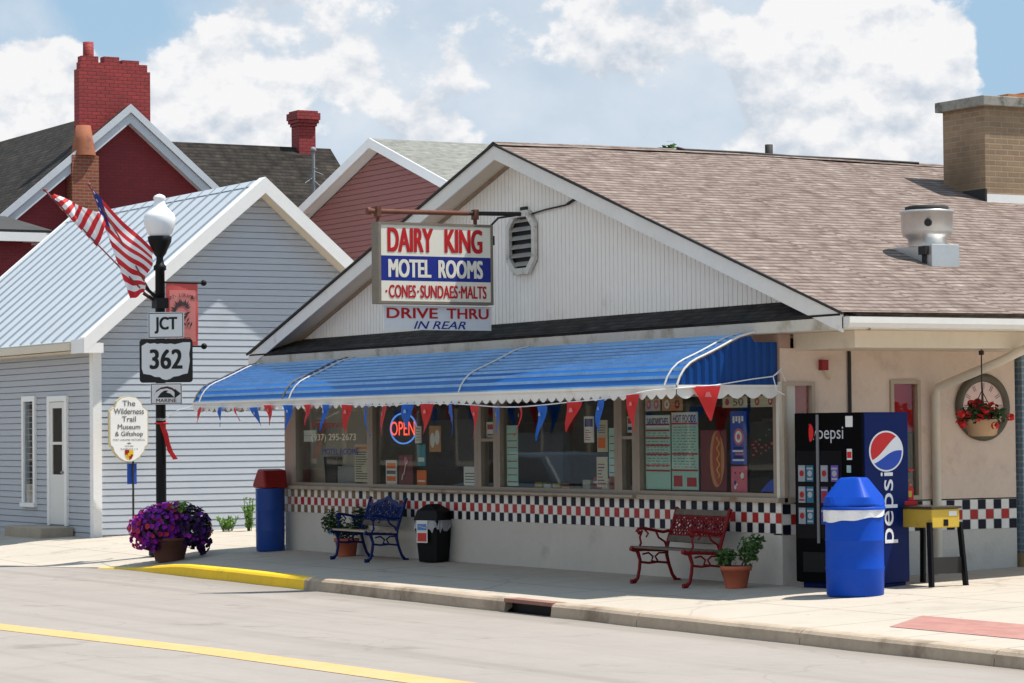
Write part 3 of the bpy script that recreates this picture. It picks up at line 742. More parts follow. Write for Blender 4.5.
# ------------------------------------------------------------------ things in the shop windows
def card(name, x0, x1, z0, z1, mats, label, cat, fn=None, y=.052, group=None):
    o = thing(name, label, cat, ((x0 + x1) / 2, y, z0), group=group)
    mb = MB(); mb.box(x0, x1, y, y + .008, z0, z1); part('sheet', mb, mats[0], o, w=True)
    if fn:
        mb = MB(); fn(mb); part('print', mb, mats, o, w=True)
    return o
def rect(mb, x0, x1, z0, z1, m, y=.0495): mb.face([(x0, y, z0), (x1, y, z0), (x1, y, z1), (x0, y, z1)], m)
def menu_fn(x0, x1, z0, z1, title, bars, extra):
    def f(mb):
        rect(mb, x0 + .02, x1 - .02, z1 - .15, z1 - .01, 2, .0505)
        mb.text(title, ((x0 + x1) / 2, .048, z1 - .08), X, Z, (x1 - x0) * .86, .09, 4, bold=.02, lift=.0)
        for t in bars: rect(mb, x0 + .01, x1 - .01, z0 + (z1 - z0) * t, z0 + (z1 - z0) * t + .022, 1)
        r = random.Random(len(title))
        z = z0 + .27
        while z < z1 - .18:
            a = x0 + .04
            while a < x1 - .08:
                b = a + r.uniform(.03, .1); rect(mb, a, min(b, x1 - .05), z, z + .008, 3); a = b + r.uniform(.015, .05)
            z += .034
        for q in extra: rect(mb, *q, 1)
    return f
mm = [m_menu, m_menur, m_paper, m_text, m_navy]
card('menu_board', -2.96, -2.40, 1.05, 1.95, mm, 'pale green menu board headed SANDWICHES with red bars in right window', 'menu', menu_fn(-2.96, -2.40, 1.05, 1.95, 'SANDWICHES', (.24, .31, .46, .58, .68, .78, .86), []))
card('menu_board', -2.37, -1.79, 1.05, 1.98, mm, 'pale green menu board headed HOT FOODS beside the hot dog poster', 'menu', menu_fn(-2.37, -1.79, 1.05, 1.98, 'HOT FOODS', (.24, .45, .84), [(-2.33, -2.14, 1.09, 1.22), (-2.04, -1.83, 1.09, 1.2)]))
def hd(mb):
    p = [(math.cos(t) * .17 * (1 if math.cos(t) > 0 else .8), math.sin(t) * .33) for t in [2 * PI * k / 24 for k in range(24)]]
    mb.face([(-1.40 + a, .049, 1.42 + b) for a, b in p], 2)
    mb.face([(-1.36 + a * .6 - .04 * math.cos(b * 5), .047, 1.44 + b * .98) for a, b in p], 1)
    pts = [(-1.37 + .03 * math.sin(k * 1.5), 1.2 + k * .03) for k in range(17)]
    for a, b in zip(pts, pts[1:]): mb.face([(a[0], .045, a[1]), (a[0] + .025, .045, a[1]), (b[0] + .025, .045, b[1]), (b[0], .045, b[1])], 3)
card('food_poster', -1.74, -1.19, 1.04, 1.76, [m_maroon, m_sausage, m_bun, m_yel], 'dark red poster of a long hot dog beside the green menus', 'poster', hd)
def pp(mb):
    mb.ring((-.93, .0495, 1.68), X, Z, .0, .1, m=2, lift=0); mb.ring((-.93, .0475, 1.68), X, Z, .035, .07, m=1, lift=0)
    for k in range(5): rect(mb, -1.06 + .03 * (k % 3), -.82 - .02 * (k % 2), 1.40 + k * .035, 1.42 + k * .035, (1, 3, 2)[k % 3])
    for k in range(4): rect(mb, -1.05 + k * .06, -1.01 + k * .06, 1.84 + .02 * (k % 2), 1.92, 1)
card('drink_poster', -1.10, -.77, 1.36, 1.98, [m_vmid, m_vwhite, m_pink, m_vblue], 'tall narrow blue drink poster with a pink round cup', 'poster', pp)
def p2(mb):
    for k in range(9):
        a = random.uniform(-1.08, -.85); b = random.uniform(1.06, 1.3); mb.ring((a, .0495, b), X, Z, 0, random.uniform(.015, .04), m=1 + k % 3, lift=-.0004 * k, n=10)
card('cone_poster', -1.10, -.77, 1.02, 1.34, [m_pink, m_paper, m_navy, m_menur], 'small pink picture poster below the tall blue drink poster', 'poster', p2)
def blk(mb):
    for k in range(26):
        a = random.uniform(-.66, -.14); b = random.uniform(1.45, 1.78); rect(mb, a, a + random.uniform(.02, .06), b, b + .018, 1 if b > 1.62 else 2, .0495 - .0002 * k)
    mb.ring((-.14, .046, 1.80), X, Z, 0, .05, m=3, lift=0, n=12)
    mb.face([(-.5, .048, 1.05), (-.12, .048, 1.05), (-.12, .048, 1.2), (-.2, .048, 1.22), (-.35, .048, 1.15)], 3)
card('notice_board', -.70, -.10, 1.04, 1.85, [m_blackpl, mat('board_green', (.03, .16, .05), .7), m_menur, m_vmid], 'black chalk style board with green and red writing by the corner post', 'board', blk)
def cards(x0, x1, z0, z1, cols):
    def f(mb):
        for k in range(len(cols)):
            a = x0 + (x1 - x0) * (k + .5) / len(cols); mb.ring((a, .0495, (z0 + z1) / 2), X, Z, 0, (z1 - z0) * .36, m=cols[k], lift=0, n=14); mb.ring((a, .048, (z0 + z1) / 2), X, Z, 0, (z1 - z0) * .16, m=0, lift=0, n=10)
    return f
card('window_card', -2.96, -2.62, 2.0, 2.155, [m_paperc, m_pink, m_menur, m_bun], 'small pink and cream card above the SANDWICHES menu', 'card', cards(-2.96, -2.62, 2.0, 2.155, [1, 1]))
card('window_card', -2.58, -2.12, 2.0, 2.155, [m_bun, m_paper, m_menur, m_maroon], 'small brown card with a round burger above the HOT FOODS menu', 'card', cards(-2.58, -2.12, 2.0, 2.155, [1, 3]))
card('window_card', -1.26, -.75, 2.02, 2.15, [m_paperc, m_menur, m_text, m_leaf], 'small cream card numbered 50 above the blue drink poster', 'card', lambda mb: (mb.text('50', (-.93, .0495, 2.085), X, Z, .22, .09, 2, bold=.03, lift=0), mb.ring((-1.16, .0495, 2.085), X, Z, 0, .04, m=1, lift=0)))
card('window_card', -.68, -.14, 2.02, 2.15, [m_paperc, m_menur, m_text, m_maroon], 'small cream card with red pictures above the black board', 'card', cards(-.68, -.14, 2.02, 2.15, [1, 1]))
card('paper_notice', -10.97, -10.46, 1.06, 1.61, [m_paperc, m_text, m_orange], 'cream paper list taped inside the leftmost pane', 'notice', lambda mb: [rect(mb, -10.93, -10.93 + random.uniform(.15, .42), 1.1 + k * .035, 1.115 + k * .035, 1) for k in range(12)] + [rect(mb, -10.93, -10.5, 1.54, 1.57, 2)])
card('paper_notice', -12.70, -12.25, 1.65, 1.82, [m_paper, m_text], 'blank white card at the left edge of the leftmost pane', 'notice', lambda mb: [rect(mb, -12.67, -12.28, 1.74, 1.745, 1)])
card('window_sign', -6.97, -6.68, 1.69, 1.90, [m_paper, m_menur, m_navy], 'small red and white sign in the narrow pane left of the middle window', 'sign', lambda mb: [rect(mb, -6.94, -6.71, 1.80, 1.87, 1), rect(mb, -6.94, -6.71, 1.72, 1.74, 1)])
card('window_sign', -3.38, -3.18, 1.74, 1.94, [m_paper, m_menur, m_navy], 'small red and blue sign in the narrow pane left of the menus', 'sign', lambda mb: [rect(mb, -3.36, -3.20, 1.85, 1.92, 1), rect(mb, -3.36, -3.20, 1.77, 1.81, 2)])
card('paper_notice', -6.42, -6.12, 1.05, 1.85, [m_menu, m_menur], 'narrow pale green sheet at the left edge of the middle window', 'notice', lambda mb: [rect(mb, -6.4, -6.14, 1.1 + k * .09, 1.112 + k * .09, 1) for k in range(8)])
card('paper_notice', -3.82, -3.60, 1.2, 1.8, [m_menu, m_menur], 'narrow pale green sheet at the right edge of the middle window', 'notice', lambda mb: [rect(mb, -3.8, -3.62, 1.24 + k * .09, 1.252 + k * .09, 1) for k in range(6)])
card('paper_notice', -4.1, -3.85, 1.5, 1.9, [m_paperc, m_orange, m_text], 'crumpled cream and orange sheet in the middle window', 'notice', lambda mb: [rect(mb, -4.08, -3.9, 1.55, 1.68, 1)] + [rect(mb, -4.07, -3.9, 1.74 + k * .03, 1.75 + k * .03, 2) for k in range(4)])
card('paper_notice', -9.05, -8.86, 1.62, 1.86, [m_paper, m_text], 'white slip hanging right of the red OPEN sign', 'notice', lambda mb: [rect(mb, -9.02, -8.9, 1.66 + k * .04, 1.668 + k * .04, 1) for k in range(5)])
card('paper_notice', -8.98, -8.74, 1.3, 1.6, [m_teal, m_paper], 'teal sheet below the white slip by the OPEN sign', 'notice', lambda mb: [rect(mb, -8.95, -8.77, 1.36, 1.42, 1)])
card('food_poster', -9.96, -9.62, 1.03, 1.38, [m_paper, m_orange, m_text], 'white poster with orange blocks low under the OPEN sign', 'poster', lambda mb: [rect(mb, -9.93, -9.65, 1.08, 1.15, 1), rect(mb, -9.93, -9.65, 1.26, 1.34, 1), rect(mb, -9.93, -9.65, 1.18, 1.23, 2)])
card('food_poster', -9.55, -9.12, 1.03, 1.45, [m_maroon, m_paper, m_pink], 'maroon poster with white scrawl below the OPEN sign', 'poster', lambda mb: [mb.tube([(-9.45 + .03 * k, .046, 1.1 + .05 * k + .03 * math.sin(k * 2)) for k in range(7)], .008, 4, 1), mb.ring((-9.34, .0495, 1.38), X, Z, 0, .05, m=2, lift=0)])
card('price_strip', -9.0, -8.72, 1.02, 1.24, [m_orange, m_paper], 'bright orange strip at the foot of the second window', 'card', lambda mb: [rect(mb, -8.97, -8.75, 1.08, 1.1, 1)])
card('paper_notice', -4.42, -4.18, 1.62, 1.95, [m_paper, m_navy, m_menur], 'white sheet with navy block left of the crumpled cream sheet', 'notice', lambda mb: [rect(mb, -4.40, -4.20, 1.82, 1.92, 1)] + [rect(mb, -4.39, -4.39 + random.uniform(.08, .17), 1.65 + k * .03, 1.66 + k * .03, 2) for k in range(5)])
card('paper_notice', -4.12, -3.86, 1.06, 1.44, [m_paperc, m_menur, m_navy], 'cream price list low in the middle window under the crumpled sheet', 'notice', lambda mb: [rect(mb, -4.09, -4.09 + random.uniform(.08, .2), 1.1 + k * .04, 1.113 + k * .04, 1 + k % 2) for k in range(7)])
card('food_poster', -8.62, -8.28, 1.50, 1.86, [m_bun, m_paper, m_terra], 'brown poster with two pale cones in the second window', 'poster', lambda mb: (mb.ring((-8.52, .0495, 1.66), X, Z, 0, .07, m=1, lift=0, n=14, ey=1.5), mb.ring((-8.38, .0485, 1.70), X, Z, 0, .07, m=1, lift=0, n=14, ey=1.5)))
card('window_sign', -7.62, -7.28, 1.04, 1.30, [m_paper, m_text, m_menur], 'small framed white sign low at the right end of the second window', 'sign', lambda mb: [rect(mb, -7.58, -7.32, 1.08 + k * .04, 1.092 + k * .04, 1) for k in range(4)])
# neon sign
t = thing('neon_sign', 'glowing red OPEN neon sign ringed in blue behind the glass', 'neon sign', (-9.44, .08, 1.6))
mb = MB(); mb.tube([(-9.44 + .40 * math.cos(k * PI / 16), .07, 1.83 + .215 * math.sin(k * PI / 16)) for k in range(33)], .012, 6); part('ring', mb, m_neonb, t, w=True)
mb = MB(); mb.text('OPEN', (-9.44, .058, 1.83), X, Z, .74, .20, bold=-.015, lift=0)
part('letters', mb, m_neonr, t, w=True)
mb = MB(); mb.box(-9.88, -9.0, .09, .1, 1.60, 2.06); part('backing', mb, m_blackpl, t, w=True)
# boxes along the inner sill
cols = [m_yel, m_paper, m_yel, m_orange, m_leafl, m_paperc, m_menur, m_paper]
bx = [-5.95, -5.72, -5.48, -5.25, -4.95, -4.72, -4.45, -4.25]
lb = ['squat yellow box at the left end of the snack row', 'white carton between two yellow snack boxes', 'yellow box right of the white carton', 'low orange box in the middle of the snack row',
      'flat lime green packet on the sill', 'cream carton right of the lime packet', 'dark red carton next to the tall orange box', 'white carton at the right end of the snack row']
for i, x in enumerate(bx):
    h_ = (.12, .10, .11, .08, .07, .16, .2, .18)[i]; mb = MB(); mb.box(x - .09, x + .09, .26, .40, .98, .98 + h_); mb.box(x - .092, x + .092, .258, .402, .98 + h_ * .6, .98 + h_ * .75, 1)
    single('snack_box', mb, [cols[i], m_paper], lb[i] + ' behind the glass', 'box', 'snack boxes on the inner sill', (x, .33, .98))
mb = MB(); mb.box(-4.12, -3.9, .24, .42, .98, 1.42); mb.box(-4.122, -3.898, .238, .3, 1.3, 1.36, 1); single('display_box', mb, [m_orange, m_paper], 'tall orange display box on the sill in the middle window', 'box', None, (-4.0, .33, .98))

# ------------------------------------------------------------------ hanging sign
sx = -5.90
t = thing('hanging_sign', 'cream and blue DAIRY KING sign box hanging from a rusty pole over the awning', 'sign', (sx, -1.3, 3.4))
mb = MB(); mb.tube([(sx, -2.2, 4.597), (sx, -.78, 4.61)], .032, 10); mb.tube([(sx, -2.25, 4.597), (sx, -2.2, 4.597)], .048, 8); part('pole', mb, m_rust, t, w=True)
mb = MB(); mb.tube([(sx, -.78, 4.61), (sx, gy + .01, 4.625)], .028, 8); mb.box(sx - .08, sx + .08, gy - .03, gy, 4.52, 4.72); mb.tube([(sx + .03, -.1, 4.60), (sx + .03, -.35, 4.56), (sx + .03, -.47, 4.45), (sx + .03, -.47, 4.3)], .015, 6); mb.box(sx+.01,sx+.07,-.5,-.43,4.2,4.32); part('bracket', mb, m_dark, t, w=True)
for y in (-2.1, -.68):
    mb = MB(); mb.box(sx - .05, sx + .05, y - .03, y + .03, 4.53, 4.66); mb.box(sx - .015, sx + .015, y - .02, y + .02, 4.45, 4.53); part('hanger', mb, m_rust, t, w=True)
mb = MB(); y0, y1, z0, z1 = -2.14, -.47, 3.415, 4.46
mb.box(sx - .1, sx + .1, y0, y1, z0, z0 + .035); mb.box(sx - .1, sx + .1, y0, y1, z1 - .035, z1); mb.box(sx - .1, sx + .1, y0, y0 + .035, z0 + .035, z1 - .035); mb.box(sx - .1, sx + .1, y1 - .035, y1, z0 + .035, z1 - .035)
fr = part('frame', mb, m_frame, t, w=True)
mb = MB(); mb.box(sx - .09, sx + .09, y0 + .035, y1 - .035, z0 + .035, z1 - .035)
f = sx + .0905
mb.face([(f, y0 + .036, 3.71), (f, y1 - .036, 3.71), (f, y1 - .036, 4.03), (f, y0 + .036, 4.03)], 1)
mb.face([(f - .181, y1 - .036, 3.71), (f - .181, y0 + .036, 3.71), (f - .181, y0 + .036, 4.03), (f - .181, y1 - .036, 4.03)], 1)
pn = part('face_panel', mb, [m_signw, m_navy], t, w=True)
yc = (y0 + y1) / 2
mb = MB()
mb.text('DAIRY', (f, yc - .375, 4.235), Y, Z, .66, .31, bold=.042); mb.text('KING', (f, yc + .40, 4.235), Y, Z, .56, .31, bold=.042)
[mb.text(a, (f, yc + b, 3.575), Y, Z, c, .165, bold=.03) for a, b, c in (('CONES', -.495, .39), ('SUNDAES', .035, .55), ('MALTS', .545, .38))]; [mb.ring((f, yc + b, 3.575), Y, Z, 0, .016, n=10) for b in (-.725, -.27, .335)]
part('lettering', mb, m_red, pn, w=True)
mb = MB(); mb.text('MOTEL', (f, yc - .385, 3.87), Y, Z, .62, .235, bold=.045); mb.text('ROOMS', (f, yc + .355, 3.87), Y, Z, .655, .235, bold=.045); part('lettering', mb, m_signw, pn, w=True)
mb = MB(); mb.box(sx - .012, sx + .012, -2.03, -.46, 3.085, 3.395); lp = part('lower_panel', mb, m_signw2, t, w=True)
f = sx + .0125
mb = MB(); mb.text('DRIVE', (f, -1.62, 3.30), Y, Z, .74, .135, bold=.045); mb.text('THRU', (f, -.81, 3.30), Y, Z, .62, .135, bold=.045); part('lettering', mb, m_red, lp, w=True)
mb = MB(); mb.text('IN REAR', (f, -1.22, 3.15), Y, Z, .76, .10, bold=.02, shear=.3); part('lettering', mb, m_navy, lp, w=True)

# ------------------------------------------------------------------ roof fan
t = thing('exhaust_fan', 'shiny round galvanised exhaust fan on a square kerb on the tan roof', 'roof fan', (-.66, 2.7, 3.7))
mb = MB(); mb.box(-1.05, -.30, 2.41, 2.82, 3.3, 3.94); part('curb', mb, m_galv, t, w=True, bevel=.008)
mb = MB(); mb.lathe([(.23, 3.93), (.23, 4.02), (.29, 4.06), (.305, 4.12), (.31, 4.33), (.325, 4.335), (.325, 4.36), (.29, 4.365), (.02, 4.375)], (-.66, 2.62, 0), 32); part('housing', mb, m_galv, t, w=True)
mb = MB(); mb.lathe([(.26, 4.375), (.26, 4.41), (.22, 4.42), (.01, 4.425)], (-.66, 2.62, 0), 28); part('lid', mb, m_dark, t, w=True)
mb = MB(); mb.tube([(-.42, 2.46, 4.2), (-.40, 2.43, 4.2)], .045, 10); part('port', mb, m_dark, t, w=True)
mb = MB(); mb.box(-.5, -.36, 2.36, 2.405, 3.82, 3.92); mb.box(-.47, -.40, 2.39, 2.409, 3.60, 3.821); part('conduit_box', mb, m_dark, t, w=True)

# ------------------------------------------------------------------ museum building
Mu = thing('clapboard_museum', 'pale grey clapboard building with metal roof and white trim', 'building', (-25, 3, 0))
def u(name, mb, mats, parent=None, **k): return part(name, mb, mats, parent or Mu, w=True, **k)
mx, my, rx0 = -20.6, -.27, -30.0; ry, rzz, ey, ez = 2.88, 6.36, -.57, 3.44; sl = (rzz - ez) / (ry - ey)
mb = MB(); lap(mb, (mx, 0, 0), Y, X, lambda z: (my, 6.03) if z < 3.6 else (ry - (rzz - .16 - z) / sl, ry + (rzz - .16 - z) / sl), .02, 6.2); u('gable_siding', mb, m_vinyl)
mb = MB(); lap(mb, (rx0, my, 0), X, -Y, lambda z: (0, mx - rx0), -.06, 3.5, d=.014, g=.015)
mb.box(rx0, mx - .03, my + .03, 6.0, -.3, 3.4); u('street_siding', mb, m_vinyl2)
mb = MB(); mb.box(mx - .03, mx + .03, my - .03, my + .13, -.05, 3.42); mb.box(mx - .14, mx - .03, my - .03, my + .01, -.05, 3.42); u('corner_board', mb, m_wwhite)
mb = MB(); xo = mx + .38
slab(mb, (rx0, ey, ez), (xo - .02, ey, ez), (xo - .02, ry, rzz), (rx0, ry, rzz), .05); slab(mb, (rx0, 2 * ry - ey, ez), (xo - .02, 2 * ry - ey, ez), (xo - .02, ry, rzz), (rx0, ry, rzz), .05)
rf = u('metal_roof', mb, m_metalroof)
mb = MB(); L = math.hypot(ry - ey, rzz - ez); nn = Vector((0, -sl, 1)).normalized(); k = 0; x = rx0 + .3
while x < xo - .3:
    for off, wd, hh in ((0, .015, .03),):
        a = Vector((x + off, ey - .005, ez)); b = Vector((x + off, ry, rzz)); mb.prism([a, a + X * wd, b + X * wd, b], nn * hh)
    x += .56
u('seam', mb, mat('seam_metal', (.34, .38, .43), .4, .1, 2, metal=.2), rf)
mb = MB(); mb.prism([(rx0, ry - .14, rzz - .10), (rx0, ry, rzz + .02), (rx0, ry + .14, rzz - .10), (rx0, ry, rzz + .0)], (xo - rx0 - .02, 0, 0)); u('ridge_cap', mb, m_metalroof, rf)
for s in (-1, 1):
    ye = ry + s * (ry - ey); mb = MB()
    mb.prism([(xo - .02, ry, rzz + .05), (xo - .02, ye + s * .02, ez + .04), (xo - .02, ye + s * .02, ez - .22), (xo - .02, ry, rzz - .24)], (.03, 0, 0))
    mb.prism([(xo - .26, ry, rzz + .02), (xo - .26, ye, ez + .02), (xo - .26, ye, ez + .05), (xo - .26, ry, rzz + .05)], (.245, 0, 0))
    u('rake_trim', mb, m_wwhite)
    mb = MB(); mb.prism([(rx0 - .03, ry, rzz + .05), (rx0 - .03, ye, ez + .04), (rx0 - .03, ye, ez - .15), (rx0 - .03, ry, rzz - .15)], (.12, 0, 0)); u('rake_trim', mb, m_wwhite)
mb = MB()
mb.box(mx - .25, xo + .012, ey - .03, ey + .02, ez - .22, ez + .02)
mb.box(mx + .02, xo + .008, ey + .02, my + .03, ez - .22, ez-.05)
u('eave_return', mb, m_wwhite)
mb = MB()
for s in (-1, 1):
    ye = ry + s * (ry - ey); mb.prism([(mx + .0, ry, rzz - .20), (mx + .0, ye, ez - .18), (mx + .0, ye, ez - .20), (mx + .0, ry, rzz - .22)], (xo - mx - .03, 0, 0))
u('rake_soffit', mb, mat('beige_soffit', (.70, .62, .5), .7, .05, 3))
mb = MB(); mb.box(rx0, mx - .26, ey - .06, ey + .03, ez - .16, ez - .03); mb.box(rx0, mx - .02, ey + .03, my, ez - .2, ez - .17); u('gutter', mb, m_cream)
# door, window, step
mb = MB(); dx0, dx1 = -22.85, -21.85; yf = my - .03
mb.box(dx0, dx0 + .12, yf - .02, my, .16, 2.5); mb.box(dx1 - .12, dx1, yf - .02, my, .16, 2.5); mb.box(dx0 + .12, dx1 - .12, yf - .02, my, 2.4, 2.5); df = u('door_frame', mb, m_wwhite)
mb = MB(); a, b = dx0 + .122, dx1 - .122; yd = my - .035
mb.box(a, b, yd, my, .18, 1.08); mb.box(a, a + .13, yd, my, 1.08, 2.39); mb.box(b - .13, b, yd, my, 1.08, 2.39); mb.box(a + .13, b - .13, yd, my, 2.28, 2.39); mb.box(a + .13, b - .13, yd - .004, my, 1.62, 1.67)
dr = u('door', mb, mat('door_white', (.72, .70, .66), .5, .04, 2))
mb = MB(); mb.box(a + .125, b - .125, my - .025, my - .018, 1.075, 2.285); u('pane', mb, m_glass2, dr)
mb = MB(); mb.box(a + .125, b - .125, my - .0179, my - .017, 1.075, 2.285); u('door_backing', mb, m_inner, dr)
mb = MB(); mb.ball((b - .06, yd - .03, 1.12), .03, 8); u('handle', mb, m_chrome, dr)
mb = MB(); wx0, wx1, wz0, wz1 = -24.2, -23.5, .55, 2.52
mb.box(wx0, wx0 + .1, yf - .02, my, wz0, wz1); mb.box(wx1 - .1, wx1, yf - .02, my, wz0, wz1); mb.box(wx0 + .1, wx1 - .1, yf - .02, my, wz1 - .1, wz1); mb.box(wx0 - .03, wx1 + .03, yf - .05, my, wz0 - .08, wz0)
wf = u('window', mb, m_wwhite)
mb = MB(); mb.box(wx0 + .095, wx1 - .095, my - .02, my - .012, wz0, wz1 - .09); u('pane', mb, m_glass2, wf)
mb = MB(); mb.box(wx0 + .1, wx0 + .33, my - .0118, my - .011, wz0, wz1 - .1); u('curtain', mb, mat('curtain', (.45, .47, .52), .8), wf)
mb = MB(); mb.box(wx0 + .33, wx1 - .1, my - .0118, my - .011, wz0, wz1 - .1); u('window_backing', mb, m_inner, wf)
mb = MB(); mb.box(-23.45, -21.55, -.92, my - .03, -.1, .15); u('step', mb, mat('step_concrete', (.38, .32, .25), .9, .2, 3), bevel=.015)

# ------------------------------------------------------------------ mauve house (behind)
t = thing('mauve_house', 'mauve sided gabled house with white rake boards behind the snack bar', 'house', (-28.2, 13, 0))
def q_(name, mb, mats, parent=None, **k): return part(name, mb, mats, parent or t, w=True, **k)
ax, az, ye_, s_ = -28.19, 8.12, 9.0, .345; hw = 5.4
mb = MB(); lap(mb, (0, ye_ + .3, 0), X, -Y, lambda z: (ax - min(hw - .3, (az - .22 - z) / s_), ax + min(hw - .3, (az - .22 - z) / s_)), 0, az - .25); mb.box(ax - hw + .35, ax + hw - .35, ye_ + .4, 20, 0, az - s_ * hw - .2); q_('wall', mb, m_mauve)
mb = MB()
for s in (-1, 1): slab(mb, (ax, ye_, az), (ax + s * hw, ye_, az - s_ * hw), (ax + s * hw, 20, az - s_ * hw), (ax, 20, az), .06)
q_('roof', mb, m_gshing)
mb = MB()
for s in (-1, 1): mb.prism([(ax, ye_ - .03, az + .01), (ax + s * hw, ye_ - .03, az - s_ * hw + .01), (ax + s * hw, ye_ - .03, az - s_ * hw - .2), (ax, ye_ - .03, az - .2)], (0, .028, 0))
q_('rake_board', mb, m_wwhite)
mb = MB()
for s in (-1, 1): slab(mb, (ax, ye_ + .01, az - .14), (ax + s * hw, ye_ + .01, az - .14 - s_ * hw), (ax + s * hw, ye_ + .32, az - .14 - s_ * hw), (ax, ye_ + .32, az - .14), .03)
q_('rake_soffit', mb, m_white)

# ------------------------------------------------------------------ red brick house (behind)
t = thing('red_brick_house', 'dark red painted brick house with slate coloured roof and big chimney at the left', 'house', (-41, 7, 0))
gx, gy_, gz, sr = -36.0, 6.49, 9.5, .84; hw = 4.6
mb = MB(); mb.prism([(gx, gy_ - hw, 0), (gx, gy_ + hw, 0), (gx, gy_ + hw, gz - sr * hw - .2), (gx, gy_, gz - .2), (gx, gy_ - hw, gz - sr * hw - .2)], (-14, 0, 0)); q_('wall', mb, m_redbrick)
mb = MB(); rs = .018
for s in (-1, 1): slab(mb, (gx + .35, gy_, gz), (gx + .35, gy_ + s * (hw + .4), gz - sr * (hw + .4)), (gx - 14, gy_ + s * (hw + .4), gz - sr * (hw + .4)), (gx - 14, gy_, gz), .1)
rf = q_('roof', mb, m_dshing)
mb = MB()
for s in (-1, 1):
    for o, d0, d1 in ((.36, .0, .15), (.30, .15, .34)):
        mb.prism([(gx + o, gy_, gz + .03 - d0 * 1.3), (gx + o, gy_ + s * (hw + .42), gz + .03 - d0 * 1.3 - sr * (hw + .42)), (gx + o, gy_ + s * (hw + .42), gz + .03 - d1 * 1.3 - sr * (hw + .42)), (gx + o, gy_, gz + .03 - d1 * 1.3)], (.03, 0, 0))
    mb.prism([(gx, gy_, gz - .30), (gx, gy_ + s * hw, gz - .30 - sr * hw), (gx, gy_ + s * hw, gz - .36 - sr * hw), (gx, gy_, gz - .36)], (.31, 0, 0))
q_('rake_board', mb, mat('grey_white_trim', (.55, .57, .60), .6, .08, 2))
mb = MB(); cy0, cy1 = 5.36, 7.14
mb.box(gx - .34, gx - .02, cy0, cy1, gz - 2.2, 10.35); mb.box(gx - .31, gx - .05, cy0 + .05, cy1 - .06, 10.35, 10.52)
cb = q_('chimney', mb, m_redchim, rf)
mb = MB()
mb.box(gx - .31, gx - .06, cy0 + .08, cy0 + .5, 10.52, 10.66); mb.lathe([(.13, 10.66), (.125, 11.0), (.09, 11.0)], (gx - .19, cy0 + .30, 0), 12)
mb.box(gx - .31, gx - .06, cy0 + .64, cy0 + 1.02, 10.52, 10.67); mb.box(gx - .31, gx - .06, cy0 + 1.1, cy0 + 1.52, 10.52, 10.61)
q_('flue', mb, m_redchim, cb)
mb = MB(); mb.box(gx + .04, gx + .40, 5.02, 5.68, 4.5, 8.28); ck = q_('chimney', mb, m_orbrick)
mb = MB(); mb.lathe([(.29, 8.28), (.28, 8.34), (.24, 8.6), (.17, 8.98), (.12, 8.98)], (gx + .25, 5.36, 0), 14); q_('flue', mb, m_clay, ck)
mb = MB(); slab(mb, (gx + .01, 1.0, 7.1), (gx + .01, 3.2, 6.93), (gx + 1.6, 4.1, 6.42), (gx + 1.6, 1.0, 6.42), .06); pr = q_('porch_roof', mb, mat('porch_grey', (.055, .055, .055), .8, .2, 2))
mb = MB(); mb.box(gx + .01, gx + 1.58, 3.95, 4.08, 6.16, 6.36); mb.box(gx + 1.5, gx + 1.6, 1, 3.95, 6.16, 6.36); q_('porch_fascia', mb, m_wwhite, pr)
mb = MB(); mb.box(gx + .01, gx + 1.3, 1, 3.7, 0, 6.15); q_('porch_wall', mb, m_redbrick)
wx, wz = -42.0, 9.4
mb = MB(); mb.prism([(wx - 5.0, 8, 5.2), (wx + 5.0, 8, 5.2), (wx, 8, wz - .1)], (0, 6.65, 0)); mb.box(wx - 5.0, wx + 5.0, 8.0, 14.65, 0, 5.2); q_('wall', mb, m_redbrick)
mb = MB()
for s in (-1, 1): slab(mb, (wx, 7, wz), (wx + s * 5.3, 7, wz - .84 * 5.3), (wx + s * 5.3, 14.75, wz - .84 * 5.3), (wx, 14.75, wz), .1)
r2 = q_('roof', mb, m_dshing)
mb = MB(); mb.box(wx - .24, wx + .24, 13.72, 14.2, 8.8, 9.95); mb.box(wx - .27, wx + .27, 13.69, 14.23, 9.95, 10.03); mb.box(wx - .31, wx + .31, 13.65, 14.27, 10.03, 10.12); mb.box(wx - .34, wx + .34, 13.62, 14.3, 10.12, 10.3); mb.box(wx - .29, wx + .29, 13.67, 14.25, 10.3, 10.36)
q_('chimney', mb, m_redchim, r2)
mb = MB(); mb.tube([(wx + 2.6, 13.0, 6.5), (wx + 2.6, 13.0, 9.05)], .045, 8); mb.ball((wx + 2.6, 13.0, 9.06), .08, 6)
for k in range(5): mb.tube([(wx + 2.6, 13.0, 8.6 - k * .08), (wx + 2.6 + .25 * math.cos(k * 1.7), 13.0 + .3 * math.sin(k * 1.7), 8.55 - .12 * k)], .012, 4)
q_('service_mast', mb, mat('mast_grey', (.26, .27, .28), .6, .1, 4))

